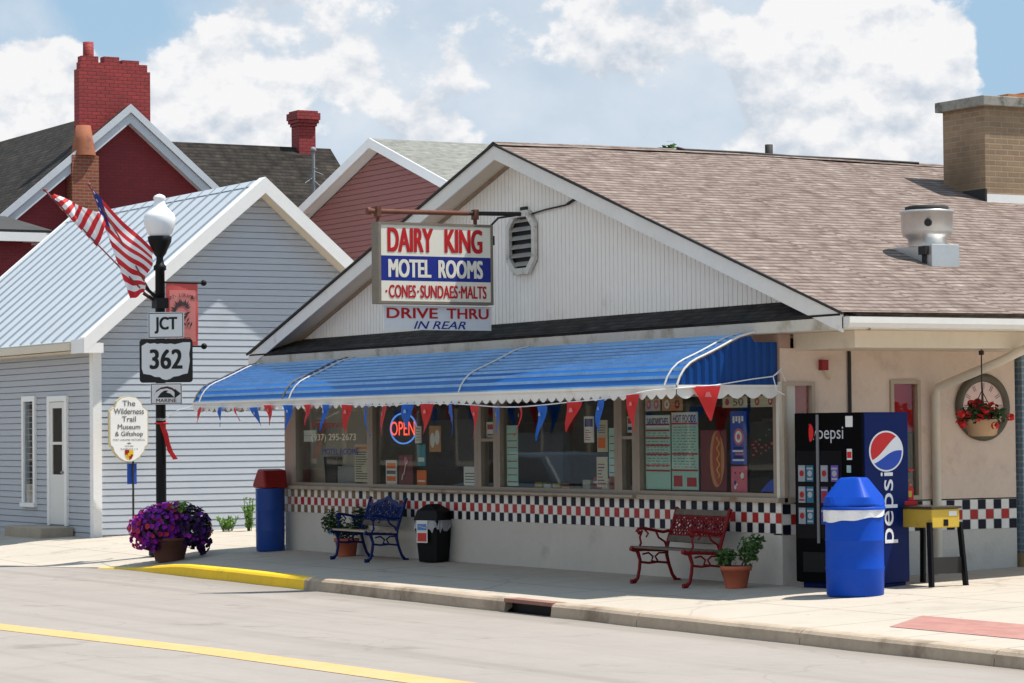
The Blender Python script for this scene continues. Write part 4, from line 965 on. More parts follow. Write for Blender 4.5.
# ------------------------------------------------------------------ foliage helpers
def leafs(mb, c, rad, n, size, m=0, rnd=random, shell=.35, flat=.0, ms=None):
    c = Vector(c)
    for _ in range(n):
        d = Vector((rnd.gauss(0, 1), rnd.gauss(0, 1), rnd.gauss(0, 1))).normalized(); r = (shell + (1 - shell) * rnd.random()) ** .6
        p = c + Vector((d.x * rad[0], d.y * rad[1], d.z * rad[2])) * r
        a = Vector((rnd.gauss(0, 1), rnd.gauss(0, 1), rnd.gauss(0, .6))).normalized(); nrm = (d + Vector((rnd.gauss(0, .6), rnd.gauss(0, .6), rnd.gauss(.3, .5)))).normalized()
        b = nrm.cross(a).normalized(); a = b.cross(nrm); s = size * rnd.uniform(.6, 1.3)
        mb.face([p - a * s, p - b * s * .5, p + a * s, p + b * s * .5], rnd.choice(ms) if ms else m)
def flower(mb, p, nrm, s, m, rnd=random, n=6, cone=.35):
    nrm = nrm.normalized(); a = nrm.orthogonal().normalized(); b = nrm.cross(a); k0 = len(mb.v)
    mb.v.append(Vector(p) - nrm * s * cone)
    for j in range(n * 2):
        r = s * (1. if j % 2 == 0 else .82) * rnd.uniform(.9, 1.1); t = PI * j / n
        mb.v.append(Vector(p) + a * r * math.cos(t) + b * r * math.sin(t))
    for j in range(n * 2): mb.f.append([k0, k0 + 1 + j, k0 + 1 + (j + 1) % (n * 2)]); mb.m.append(m); mb.sm.append(False)
def pot(mb, r0, r1, h, rim=.05, rr=1.08):
    mb.lathe([(r0, 0), (r1 * .97, h - rim), (r1 * rr, h - rim), (r1 * rr, h), (r1 * .95, h), (r1 * .93, h - .06), (.001, h - .06)], (0, 0, 0), 24)

# planter of petunias
px_, py_ = -13.98, -1.62
t = thing('flower_planter', 'big dark pot overflowing with purple and violet petunias at the lamp post foot', 'planter', (px_, py_, zs(px_, py_))); t.scale = (.86, .86, .86)
mb = MB(); pot(mb, .25, .36, .42); part('pot', mb, m_dterra, t)
mb = MB(); mb.lathe([(.33, .37), (.001, .39)], (0, 0, 0), 16); part('soil', mb, m_soil, t)
mb = MB(); rn = random.Random(3)
ca, cb_ = Vector((-.05, -.16, .62)), Vector((.22, .34, .60))
leafs(mb, ca, (.42, .42, .36), 900, .042, 0, rn); leafs(mb, cb_, (.30, .30, .34), 500, .04, 0, rn); leafs(mb, (.1, .15, .95), (.25, .3, .12), 120, .05, 1, rn)
part('foliage', mb, [m_leafd, m_leafl], t)
mb = MB()
def hang(c, rad, n, ms):
    for _ in range(n):
        d = Vector((rn.gauss(0, 1), rn.gauss(0, 1), rn.gauss(0, 1))).normalized(); k = rn.uniform(.86, 1.1)
        p = Vector(c) + Vector((d.x * rad[0], d.y * rad[1], d.z * rad[2])) * k
        flower(mb, p, d + Vector((rn.gauss(0, .3), rn.gauss(0, .3), .15)), rn.uniform(.035, .06), rn.choice(ms), rn)
hang(ca, (.44, .44, .38), 620, [0, 0, 0, 0, 1, 2]); hang((-.2, -.42, .42), (.22, .22, .22), 90, [0, 2, 2, 0]); hang((0, .05, .95), (.2, .2, .1), 50, [2, 2, 0]); hang((-.18, .1, .88), (.22, .2, .12), 60, [0, 0, 2]); hang((-.3, -.5, .62), (.16, .14, .2), 70, [0, 2, 0]); hang((.1, -.35, .34), (.14, .14, .16), 40, [0, 1, 2])
part('blooms', mb, [m_pet1, m_pet2, m_pet3], t)
mb = MB(); hang(cb_, (.32, .32, .36), 420, [1, 1, 1, 0]); hang((.3, .52, .38), (.12, .14, .26), 70, [1]); part('blooms', mb, [m_pet1, m_pet2, m_pet3], t, label='nearly black violet blooms')
mb = MB(); leafs(mb, (.32, .64, .56), (.07, .06, .14), 50, .04, 0, rn); part('yellow_leaves', mb, leaf_mat('yellow_leaf', (.5, .3, .05), (.45, .2, .04)), t)

# potted shrubs
def shrub_pot(loc, label, balls, r0=.14, r1=.19, h=.3, lm=None, stems=True):
    t = thing('potted_shrub', label, 'potted plant', loc, group='terracotta pots by the benches')
    mb = MB(); pot(mb, r0, r1, h); part('pot', mb, m_terra, t)
    mb = MB(); mb.lathe([(r1 * .92, h - .05), (.001, h - .04)], (0, 0, 0), 14); part('soil', mb, m_soil, t)
    mb = MB(); rn = random.Random(int(abs(loc[0] * 100)))
    for c, r, n in balls: leafs(mb, c, r, n, .03, 0, rn, .15)
    part('foliage', mb, lm or m_leaf, t)
    mb = MB()
    for c, r, n in balls: mb.tube([(c[0] * .3, c[1] * .3, h - .05), c], .01, 5)
    part('stem', mb, m_bark, t)
shrub_pot((-.20, -.50, zs(0, -.50)), 'terracotta pot with a leafy shrub right of the red bench', [((-.12, -.05, .34), (.13, .13, .12), 220), ((.10, .10, .42), (.13, .13, .17), 260), ((.15, .18, .52), (.08, .1, .1), 90)], .12, .165, .25)
shrub_pot((-10.62, -.26, zs(0, -.22)), 'terracotta pot with two round dark bushes behind the blue bench', [((-.06, -.20, .50), (.17, .17, .19), 420), ((.05, .22, .53), (.18, .18, .22), 460), ((0, 0, .38), (.25, .3, .12), 300)], .13, .17, .26, lm=m_leafd)

# ------------------------------------------------------------------ benches
def bench(name, label, loc, rz, mi, slat, crest):
    t = thing(name, label, 'bench', loc, rz, group='cast iron benches under the awning')
    L = 1.22
    for s in (-1, 1):
        x = s * L / 2; mb = MB()
        P = lambda pts, r, n=6: mb.tube([(x, a, b) for a, b in pts], r, n)
        P([(-.36, .012), (-.31, .015), (-.27, .05), (-.245, .16), (-.235, .26), (-.26, .34), (-.285, .40)], [.03, .028, .02, .02, .02, .022, .026])      # front leg
        P([(.30, .012), (.25, .015), (.20, .08), (.155, .2), (.125, .32), (.13, .42), (.17, .55), (.225, .70), (.265, .84), (.285, .87)], [.028, .026, .02, .02, .022, .024, .022, .022, .022, .026])   # rear leg and back post
        P([(-.36, .405), (-.31, .385), (-.2, .385), (.0, .375), (.12, .37)], [.035, .03, .022, .022, .022])      # seat rail
        P([(.16, .60), (.08, .585), (-.05, .61), (-.18, .635), (-.25, .63), (-.275, .60), (-.25, .575), (-.225, .595)], .02)       # arm
        P([(-.20, .61), (-.235, .53), (-.22, .46), (-.25, .40)], .015)
        P([(-.235, .24), (-.12, .225), (0, .235), (.15, .22)], .016)
        P([(-.2, .33), (-.12, .345), (-.06, .30), (-.08, .25), (-.02, .235)], .012); P([(.1, .34), (.02, .34), (-.03, .30), (.0, .25)], .012)
        P([(-.02, .60), (.02, .52), (.10, .47), (.12, .42)], .013); P([(-.17, .62), (-.12, .57), (-.15, .53)], .011)
        part('end_frame', mb, mi, t)
    for k, (a, b) in enumerate(((-.30, .405), (-.20, .402), (-.10, .396), (.0, .39), (.085, .386))):
        mb = MB(); mb.box(-L / 2 - .02, L / 2 + .02, a - .038, a + .038, b, b + .025); part('seat_slat', mb, slat, t, bevel=.006)
    # backrest: leans back
    T = Matrix.Translation((0, .155, .50)) @ Matrix.Rotation(R(-19), 4, 'X')
    lo = MB(); lo.box(-L / 2, L / 2, -.015, .012, -.03, .045, M=T); part('lower_rail', lo, slat if crest == 0 else m_wood, t)
    up = MB()
    if crest == 0: up.box(-L / 2, L / 2, -.018, .012, .30, .37, M=T)
    else:
        n = 20
        for k in range(n):
            a, b = -L / 2 + L * k / n, -L / 2 + L * (k + 1) / n
            h = lambda q: .30 + .10 * math.exp(-(q / .28) ** 2) + .012 * math.cos(q * 22)
            up.prism([T @ Vector((a, -.015, h(a) - .05)), T @ Vector((b, -.015, h(b) - .05)), T @ Vector((b, -.015, h(b))), T @ Vector((a, -.015, h(a)))], T.to_3x3() @ Vector((0, .028, 0)))
    part('top_rail', up, (slat if crest == 0 else mi), t)
    mb = MB()
    z0, z1 = .055, .30; r = (z1 - z0) / 4
    TT = lambda a, b: T @ Vector((a, 0, b))
    mb.tube([TT(-L / 2 + .02, z0), TT(L / 2 - .02, z0)], .012, 5); mb.tube([TT(-L / 2 + .02, z1 - .01), TT(L / 2 - .02, z1 - .01)], .012, 5)
    n = int((L - .06) / (2 * r))
    for i in range(n):
        for j in range(2):
            c0 = -L / 2 + .03 + r + i * (L - .06) / n + (r * .0); c1 = z0 + r + j * 2 * r
            mb.tube([TT(c0 + r * .95 * math.cos(k * PI / 6), c1 + r * .95 * math.sin(k * PI / 6)) for k in range(13)], .011, 5, caps=False)
            mb.tube([TT(c0 - r * .6, c1 - r * .6), TT(c0 + r * .6, c1 + r * .6)], .009, 4); mb.tube([TT(c0 + r * .6, c1 - r * .6), TT(c0 - r * .6, c1 + r * .6)], .009, 4)
    if crest:
        for i in range(9):
            a = -.32 + i * .08; mb.tube([TT(a, z1), TT(a + .02, z1 + .07 * math.exp(-(a / .28) ** 2))], .011, 4)
        for i in range(14): mb.ball(TT(-.45 + i * .07, .17 + .06 * math.sin(i * 2.1)), .028, 5)
    part('backrest', mb, mi, t)
    return t
bench('garden_bench', 'red cast iron garden bench with lattice back and grey slats', (-1.32, -.48, zs(0, -.5)), R(-3), m_bred, m_wood, 0)
bench('garden_bench', 'blue cast iron garden bench with arched ornate back and pale seat', (-9.52, -.42, zs(0, -.4)), R(-3), m_bblue, m_woodl, 1)

# ------------------------------------------------------------------ bins
def drum(mb, r, h, c=(0, 0, 0)):
    pr = [(r * .93, 0), (r * .97, .02)]
    for a in (0.02, .30, .34, .62, .66, .97): pass
    pr += [(r * .985, h * .30), (r * 1.0, h * .32), (r * 1.0, h * .33), (r * .985, h * .35), (r * .985, h * .64), (r * 1.0, h * .65), (r * 1.0, h * .66), (r * .985, h * .68), (r * .985, h * .96), (r, h)]
    mb.lathe(pr, c, 36)
loc = (1.87, -.37, zs(1.87, -.37))
t = thing('trash_drum', 'bright blue plastic drum with domed blue lid and white bin liner by the vending machine', 'trash can', loc, R(30))
mb = MB(); drum(mb, .315, .90); part('drum', mb, m_drum, t)
mb = MB(); n = 48; rn = random.Random(5)
mb.grid([[((.323 + .008 * math.sin(9 * a + k)) * math.cos(a), (.323 + .008 * math.sin(9 * a + k)) * math.sin(a), z + (.035 * math.sin(a + .9) + .008 * math.sin(a * 7) if k == 2 else 0)) for a in [2 * PI * j / n for j in range(n)]] for k, z in enumerate((.93, .87, .82))][::-1], 0, True, True)
part('bin_liner', mb, m_bag, t)
mb = MB()
mb.lathe([(.335, .915), (.335, .945), (.31, .955)], (0, 0, 0), 36)
sq = lambda r, z, k: [Vector((r * math.copysign(abs(math.cos(a)) ** k, math.cos(a)), r * math.copysign(abs(math.sin(a)) ** k, math.sin(a)), z)) for a in [2 * PI * j / 36 for j in range(36)]]
rows = [sq(.325, .955, 1), sq(.315, .975, .8), sq(.265, 1.05, .42), sq(.135, 1.235, .32), sq(.115, 1.255, .32), sq(.01, 1.26, 1)]
mb.grid(rows, 0, False, True); lid = part('lid', mb, m_drum, t)
loc = (-13.17, -.30, zs(0, -.2))
t = thing('trash_drum', 'dark blue drum with sloping dark red lid at the left end of the shop', 'trash can', loc, R(4))
mb = MB(); drum(mb, .225, .95); part('drum', mb, m_drumd, t)
mb = MB()
mb.prism([(-.2, -.2, .955), (.2, -.2, .955), (.2, -.2, 1.0), (.16, -.2, 1.23), (-.04, -.2, 1.25), (-.2, -.2, 1.02)], (0, .40, 0)); part('lid', mb, m_redlid, t, bevel=.03)
loc = (-8.0, -.22, 0)
t = thing('trash_bin', 'small black square bin with swing lid and crumpled liner between benches', 'trash can', loc, R(28)); t.scale = (.82, .82, .95)
mb = MB(); mb.add([(-.18, -.18, 0), (.18, -.18, 0), (.18, .18, 0), (-.18, .18, 0), (-.235, -.235, .60), (.235, -.235, .60), (.235, .235, .60), (-.235, .235, .60)], [[3, 2, 1, 0], [4, 5, 6, 7], [0, 1, 5, 4], [1, 2, 6, 5], [2, 3, 7, 6], [3, 0, 4, 7]]); part('bin_body', mb, m_blackpl, t, bevel=.015)
mb = MB(); mb.add([(-.245, -.245, .60), (.245, -.245, .60), (.245, .245, .60), (-.245, .245, .60), (-.2, -.2, .74), (.2, -.2, .74), (.2, .2, .74), (-.2, .2, .74), (-.05, -.12, .83), (.05, -.12, .83), (.05, .12, .83), (-.05, .12, .83)], [[0, 1, 5, 4], [1, 2, 6, 5], [2, 3, 7, 6], [3, 0, 4, 7], [4, 5, 9, 8], [5, 6, 10, 9], [6, 7, 11, 10], [7, 4, 8, 11], [8, 9, 10, 11]]); part('lid', mb, m_blackpl, t, bevel=.01)
mb = MB(); rn = random.Random(8); n = 40
def bl(a, z, k): r = .25 + .02 * rn.random() + .012 * k; return (r * math.copysign(abs(math.cos(a)) ** .5, math.cos(a)) * .98, r * math.copysign(abs(math.sin(a)) ** .5, math.sin(a)) * .98, z + rn.uniform(-.025, .025) * k)
mb.grid([[bl(2 * PI * j / n, z, k) for j in range(n)] for k, z in enumerate((.60, .54, .46))][::-1], 0, False, True); part('bin_liner', mb, m_bagc, t)
for k, (z0, mt, nm) in enumerate(((.46, m_paperb, 'blue flyer'), (.30, m_paperr, 'red flyer'))):
    mb = MB(); mb.box(-.16, .06, -.272 + .0, -.268, z0 - .02, z0 + .14, 1); mb.box(-.14, .04, -.275, -.2725, z0, z0 + (.09 if k == 0 else .12), 0); part('flyer', mb, [mt, m_paper], t, label=nm)

# ------------------------------------------------------------------ vending machine
W_, D_, H_ = .98, .76, 1.94
t = thing('vending_machine', 'tall black fronted soda vending machine with a navy blue side', 'vending machine', (.43, -.10, zs(.4, 0)), R(13))
mb = MB(); mb.box(.0, W_, .02, D_, .06, H_, 0); mb.box(.03, W_ - .03, .06, D_ - .03, 0, .06, 0); part('cabinet', mb, [m_vblue], t, bevel=.01)
mb = MB(); mb.box(.004, W_ - .004, -.03, .018, .07, H_ - .002); door = part('door', mb, m_vend, t, bevel=.012)
mb = MB(); mb.box(.035, .70, -.036, -.031, .55, H_ - .42); wn = part('display_window', mb, mat('display_dark', (.006, .006, .008), .3, .2, 3, spec=.1), door)
mb = MB(); mb.box(.34, .375, -.05, -.0365, .5, H_ - .02); part('trim_strip', mb, m_vgrey, door)
def globe(mb, c, u_, v_, r, m0=0, ey=1.):
    """round three-part emblem: red cap, white wave, blue bowl"""
    n = 40; wave = lambda a: .30 * r * math.sin(a / r * 1.9 - .3) 
    up = lambda a: .62 * a + .16 * r * math.sin(a / r * 2.4) + .22 * r
    lo = lambda a: .30 * a + .13 * r * math.sin(a / r * 2.6 + .4) - .28 * r
    mb.ring(c, u_, v_, 0, r * 1.09, n=40, m=m0 + 1, lift=.002, ey=ey)
    xs_ = [-r + 2 * r * k / 48 for k in range(49)]
    cl = lambda a, q: ey * max(-math.sqrt(max(0, r * r - a * a)), min(math.sqrt(max(0, r * r - a * a)), q))
    for a, b in zip(xs_, xs_[1:]):
        mb.flat([(a, cl(a, up(a))), (b, cl(b, up(b))), (b, cl(b, 9)), (a, cl(a, 9))], c, u_, v_, m0 + 0, .0035)
        mb.flat([(a, cl(a, -9)), (b, cl(b, -9)), (b, cl(b, lo(b))), (a, cl(a, lo(a)))], c, u_, v_, m0 + 2, .0035)
mb = MB(); mb.text('pepsi', (.54, -.031, H_ - .245), X, Z, .37, .18, 3, bold=-.005, lift=.004)
mb.ring((.24, -.031, H_ - .22), X, Z, 0, .105, n=28, m=4, lift=.001)
for k in range(14):
    a0 = -PI / 2 + PI * k / 12; a1 = a0 + PI / 12
    f1 = lambda a: (.24 + .10 * math.cos(a) * .5, H_ - .22 + .10 * math.sin(a)); f0 = lambda a: (.24 - .02 * math.cos(a), H_ - .22 + .10 * math.sin(a))
    p = [f0(a0), f1(a0), f1(a1), f0(a1)]
    mb.face([(q[0], -.0335, q[1]) for q in p], 0)
for k in range(9):
    p = [(.285 + .05 * k / 9, H_ - .30 + .012 * k), (.285 + .05 * (k + 1) / 9, H_ - .30 + .012 * (k + 1)), (.29 + .05 * (k + 1) / 9, H_ - .30 + .017 * (k + 1)), (.29 + .05 * k / 9, H_ - .30 + .017 * k)]
    mb.face([(q[0], -.0338, q[1]) for q in p], 1)
part('front_emblem', mb, [m_vred, m_vwhite, m_vmid, mat('vendor_silver', (.45, .46, .48), .35), m_vend], door)
# product columns
cc = [mat('can_blue', (.012, .05, .28), .4), mat('can_blue_deep', (.01, .035, .22), .4), mat('can_silver', (.24, .27, .3), .4), mat('can_violet', (.12, .07, .32), .4), mat('can_green', (.06, .2, .03), .4), mat('can_plum', (.1, .06, .17), .4), mat('can_blue_pale', (.02, .07, .2), .4), mat('can_teal', (.02, .12, .19), .4)]
m_cw = mat('can_white', (.32, .33, .36), .5); m_cr = mat('can_red', (.3, .01, .01), .5)
for r_ in range(3):
    for k, x in enumerate((.12, .24, .45, .60)):
        mb = MB(); z = H_ - .67 - r_ * .235
        mb.box(x - .05, x + .05, -.047, -.0365, z - .09, z + .09, 0); mb.ring((x, -.0475, z), X, Z, 0, .034, m=1, lift=.0005, n=16); mb.box(x - .045, x + .045, -.0478, -.047, z + .045, z + .065, 2)
        if (k + r_) % 2: mb.box(x - .04, x + .04, -.0478, -.0471, z - .07, z - .05, 1)
        part('product_panel', mb, [cc[(k + r_ * 3) % 8 if k > 1 else (7, 2)[k - 1]], m_cr if k % 2 == 0 else m_cw, m_cw], door)
mb = MB(); mb.box(.76, .86, -.037, -.031, H_ - .16, H_ - .04, 1); mb.box(.775, .845, -.037, -.031, H_ - .52, H_ - .40, 1); mb.box(.78, .84, -.0385, -.037, H_ - .50, H_ - .43, 2); mb.box(.77, .83, -.037, -.031, H_ - .66, H_ - .58, 3); mb.box(.75, .87, -.037, -.031, H_ - .86, H_ - .76, 1); mb.box(.76, .80, -.0385, -.037, H_ - .845, H_ - .775, 0); mb.box(.75, .85, -.05, -.031, .85, .93, 3)
part('coin_panel', mb, [m_vend, m_paper, m_vred, mat('panel_teal', (.3, .42, .4), .5)], door)
mb = MB(); mb.box(.12, .62, -.04, -.031, .18, .40); part('delivery_port', mb, m_black, door)
mb = MB(); cS = Vector((W_ + .001, D_ * .50, H_ - .43)); globe(mb, cS, Y, Z, .265, ey=.78); mb.text('pepsi', (W_ + .001, D_ * .55, H_ - 1.05), Z, -Y, .78, .28, 1, bold=.006, lift=.003)
part('side_emblem', mb, [m_vred, m_vwhite, m_vmid], t)

# ------------------------------------------------------------------ yellow table and candy machine
t = thing('game_table', 'old yellow box table on splayed black legs beside the vending machine', 'table', (1.45, .95, zs(1.5, 1.0)), R(0))
mb = MB(); mb.box(-.42, .30, -.19, .19, .64, .845); part('cabinet', mb, m_yel, t, bevel=.01)
mb = MB(); mb.box(-.44, .32, -.21, .21, .847, .875); part('glass_top', mb, m_dglass, t, bevel=.006)
mb = MB(); mb.box(.3005, .304, .04, .15, .77, .82, 0); mb.box(.3005, .306, -.03, .03, .66, .73, 1); part('plate', mb, [m_paper, m_black], t)
for sy in (-1, 1):
    for sx_, b in ((.27, .33), (-.38, -.43)):
        mb = MB(); mb.prism([(sx_ - .03, sy * .192, .70), (sx_ + .04, sy * .192, .70), (b + .04, sy * .22, 0), (b - .03, sy * .22, 0)], (0, sy * .03, 0)); part('leg', mb, m_black, t)
mb = MB(); mb.box(.29, .31, -.20, .20, .14, .32); part('stretcher', mb, m_dark, t)
t = thing('candy_machine', 'small red coin candy machine standing on the yellow table', 'candy machine', (1.12, .86, zs(1.5, 1.0) + .876))
mb = MB(); mb.box(-.11, .11, -.11, .11, 0, .05); mb.box(-.08, .08, -.08, .08, .05, .20); mb.box(-.085, .085, -.085, .085, .38, .40); part('body', mb, m_vred, t, bevel=.006)
mb = MB(); mb.box(.0805, .084, -.05, .05, .09, .16); part('coin_plate', mb, m_yel, t)
mb = MB(); mb.box(-.078, .078, -.078, .078, .203, .377); part('hopper', mb, m_glass, t)
mb = MB(); rn = random.Random(2)
for k in range(26): mb.ball((rn.uniform(-.055, .055), rn.uniform(-.055, .055), rn.uniform(.22, .29)), .018, 4, rn.randrange(2))
part('candy', mb, [m_orange, m_vred], t)

# ------------------------------------------------------------------ clock and hanging basket
t = thing('wall_clock', 'round bronze rimmed wall clock with pink roman numeral face', 'clock', (.01, 2.87, 2.0))
mb = MB(); c0 = Vector((.012, 2.87, 2.0)); n = 40
prof = [(.395, 0), (.40, .03), (.375, .06), (.33, .065), (.30, .03)]
mb.grid([[c0 + X * h + Y * r * math.cos(2 * PI * j / n) + Z * r * math.sin(2 * PI * j / n) for j in range(n)] for r, h in prof], 0, True, True); part('rim', mb, m_bronze, t, w=True)
mb = MB(); mb.ring(c0, Y, Z, 0, .31, n=36, lift=.02); part('face', mb, m_clockf, t, w=True)
mb = MB()
for k in range(12):
    a = k * PI / 6; u_ = Y * math.cos(a) + Z * math.sin(a); v_ = -Y * math.sin(a) + Z * math.cos(a)
    for o in ((-.012, .012) if k % 3 else (-.02, 0, .02)): mb.flat([(-.035, o - .004), (.035, o - .004), (.035, o + .004), (-.035, o + .004)], c0 + u_ * .25, u_, v_, 0, .023)
part('numerals', mb, m_text, t, w=True)
mb = MB(); mb.flat([(-.012, -.03), (.012, -.03), (.004, .22), (-.004, .22)], c0, Y, Z, 0, .026); mb.flat([(-.01, -.03), (.01, -.03), (.16, .06), (.15, .07)], c0, Y, Z, 0, .028); part('hands', mb, m_black, t, w=True)
bx_, by_ = .85, 2.20
t = thing('hanging_basket', 'tan basket of red geraniums hanging from the porch beam before the clock', 'hanging plant', (bx_, by_, 1.66))
mb = MB(); mb.tube([(0, 0, 1.0), (0, 0, .52)], .008, 5); mb.lathe([(.03,.93),(.03,.98)],(0,0,0),8)
for k in range(3): mb.tube([(0, 0, .52), (.19 * math.cos(k * 2.1 + .4), .19 * math.sin(k * 2.1 + .4), .18)], .006, 4)
part('hanger', mb, m_dark, t)
mb = MB(); mb.lathe([(.12, 0), (.16, .02), (.195, .16), (.215, .165), (.215, .195), (.19, .195), (.18, .15), (.001, .15)], (0, 0, 0), 22); part('basket', mb, m_basket, t)
mb = MB(); rn = random.Random(12); leafs(mb, (0, 0, .24), (.27, .30, .14), 330, .045, 0, rn, .2); part('foliage', mb, m_leafd, t)
mb = MB()
for _ in range(44):
    a = rn.uniform(0, 2 * PI); r = rn.uniform(.08, .38); c1 = Vector((r * math.cos(a) * .85, r * math.sin(a) * 1.1, .30 + rn.uniform(-.14, .12) - r * .25))
    for k in range(9):
        d = Vector((rn.gauss(0, 1), rn.gauss(0, 1), rn.gauss(.2, 1))).normalized(); flower(mb, c1 + d * .04, d, .027, 0, rn, 5, .1)
part('blooms', mb, m_ger, t)

# ------------------------------------------------------------------ lamp post with flags, banner and road signs
lx, ly = -14.95, -1.35; lz = zs(lx, ly)
t = thing('lamp_post', 'black lamp post with white acorn globe standing behind the petunia planter', 'lamp post', (lx, ly, lz))
mb = MB(); mb.lathe([(.20, 0), (.20, .12), (.15, .2), (.13, .5), (.105, .6), (.082, .7), (.075, 4.45), (.10, 4.46), (.10, 4.52), (.07, 4.55), (.055, 4.62), (.055, 4.66)], (0, 0, 0), 18); part('pole', mb, m_black, t)
mb = MB(); mb.lathe([(.055, 4.66), (.10, 4.72), (.13, 4.80), (.18, 4.90), (.19, 4.98), (.17, 4.99)], (0, 0, 0), 20); part('lamp_base', mb, m_black, t)
mb = MB(); mb.lathe([(.15, 4.985), (.20, 5.05), (.245, 5.18), (.25, 5.28), (.225, 5.34), (.15, 5.41), (.11, 5.46), (.085, 5.52), (.085, 5.56), (.10, 5.585), (.085, 5.62), (.04, 5.645), (.001, 5.655)], (0, 0, 0), 28); part('globe', mb, m_globe, t)
mb = MB()
for z in (4.27, 3.27):
    mb = MB(); mb.tube([(0, .06, z), (0, .72, z)], .018, 6); mb.ball((0, .74, z), .05, 6); part('banner_arm', mb, m_black, t)
mb = MB(); mb.tube([(0, 0, 3.98), (-.10, -.22, 4.2)], .03, 6); mb.tube([(0, 0, 3.92), (-.14, -.22, 4.1)], .03, 6); mb.box(-.1, .1, -.1, .1, 3.86, 4.02); part('flag_bracket', mb, m_black, t)
mb = MB(); mb.lathe([(.081, 2.1), (.081, 2.14)], (0, 0, 0), 14); part('strap', mb, m_chrome, t)
# banner
t = thing('street_banner', 'faded red street banner with a dark feathered crest on the lamp post', 'banner', (lx, ly + .48, lz + 3.2))
b0 = Vector((lx, ly + .10, lz + .12)); mb = MB(); rows = []
for k in range(9):
    z = 3.15 + k / 8.; rows.append([b0 + Y * (.54 * j / 5) + Z * z + X * (.012 * math.sin(k * .9 + j)) for j in range(6)])
mb.grid(rows, 0, True); part('cloth', mb, m_banner, t, w=True)
mb = MB(); bx0 = b0 + X * .02
mb.flat([(.05, 3.22), (.49, 3.22), (.49, 4.03), (.05, 4.03)], bx0, Y, Z, 0); part('panel', mb, m_bannerl, t, w=True)
mb = MB()
for k, chh in enumerate('FT. LORAMIE'):
    if chh == ' ': continue
    a = (k - 5) / 5; mb.text(chh, bx0 + Y * (.27 + a * .20) + Z * (3.95 - .05 * a * a) + X * .006, Y, Z, .034 if chh != '.' else .012, .06 if chh != '.' else .015, 0)
mb.text('OHIO', bx0 + Y * .28 + Z * 3.265 + X * .006, Y, Z, .24, .05, 0, bold=.02)
rn = random.Random(4)
for k in range(15):   # ragged feather-like strokes sweeping in an arc
    a = PI * .95 - k * .17; c1 = Vector((.26 + .13 * math.cos(a), 3.66 + .16 * math.sin(a))); d = Vector((math.cos(a + rn.uniform(-.3, .3)), math.sin(a + rn.uniform(-.3, .3)))) * rn.uniform(.05, .10); e = Vector((-d.y, d.x)) * .22
    mb.flat([(c1.x - e.x, c1.y - e.y), (c1.x + d.x, c1.y + d.y), (c1.x + e.x, c1.y + e.y), (c1.x - d.x * .5, c1.y - d.y * .5)], bx0 + X * (.006 + k * .0002), Y, Z, 0)
for k in range(9):
    c1 = Vector((.34 + rn.uniform(-.05, .07), 3.58 + rn.uniform(-.14, .12))); a = rn.uniform(0, 3); d = Vector((math.cos(a), math.sin(a))) * .05; e = Vector((-d.y, d.x)) * .3
    mb.flat([(c1.x - d.x, c1.y - d.y), (c1.x - e.x, c1.y - e.y), (c1.x + d.x, c1.y + d.y), (c1.x + e.x, c1.y + e.y)], bx0 + X * (.01 + k * .0002), Y, Z, 0)
part('print', mb, mat('banner_ink', (.045, .035, .04), .8), t, w=True)
# flags: each cloth is a rippled patch between four corners (hoist top, hoist foot, fly top, fly foot)
def flag(label, base, tip, h0, h1, f0, f1, seed, ripple, nc, canton):
    base, tip = Vector(base), Vector(tip); e = Vector((.4, .92, 0)).normalized(); nrm = Vector((.92, -.4, 0))
    t = thing('national_flag', label, 'flag', base, group='flags on the lamp post')
    mb = MB(); mb.tube([base, tip], .014, 6); mb.ball(tip, .03, 6); part('staff', mb, mat('flag_staff', (.22, .05, .045), .5, .2, 4), t, w=True)
    Q = [base + e * (a * .84) + Z * b for a, b in (h0, h1, f0, f1)]
    N, K = 39, 24; rows = []
    for i in range(N + 1):
        a = i / N; r = []
        for j in range(K + 1):
            f = j / K
            p = Q[0].lerp(Q[1], a).lerp(Q[2].lerp(Q[3], a), f)
            p = p + nrm * (ripple * f ** .5 * math.sin(f * 6 + a * 8 + seed)) + e * (.4 * ripple * math.sin(a * 11 + f * 3 + seed) * f) - Z * (.05 * math.sin(PI * f) * (1 - a * .5)) + Z * .3 * ripple * math.sin(f * 9 + seed) * f
            r.append(p)
        rows.append(r)
    mb = MB()
    for i in range(N):
        for j in range(K):
            st = i * 13 // N; m = 0 if st % 2 == 0 else 1
            if st < nc and j < K * canton: m = 2
            mb.face([rows[i][j], rows[i][j + 1], rows[i + 1][j + 1], rows[i + 1][j]], m, True)
    cl_ = part('cloth', mb, [m_fred, m_fwhite, m_fblue], t, w=True)
    mb = MB()
    for i in range(1, nc * 3 - 1, 3):
        for j in range(1, max(2, int(K * canton)), 3):
            p = rows[i][j]; a = (rows[i][j + 1] - p) * .5; b = (rows[i + 1][j] - p) * .6
            for o in (.012, -.012):
                q = p + nrm * o; mb.face([q - a, q - b, q + a, q + b])
    part('stars', mb, m_fwhite, cl_, w=True)
fb = Vector((lx - .04, ly - .06, lz + 3.98)); E_ = Vector((.4, .92, 0)).normalized()
flag('striped flag on the nearer staff with blue canton up by its tip', fb, fb + E_ * -1.02 + Z * 1.82, (-1.19, 1.79), (-.47, .04), (.0, .80), (-.24, .14), 1., .07, 4, .13)
flag('bunched striped flag on the outer lower staff, above the metal roof', fb - Z * .05, fb + E_ * -1.71 + Z * 1.74, (-1.98, 1.72), (-1.08, .90), (-1.84, 1.74), (-.86, 1.36), 2.6, .06, 2, .5)
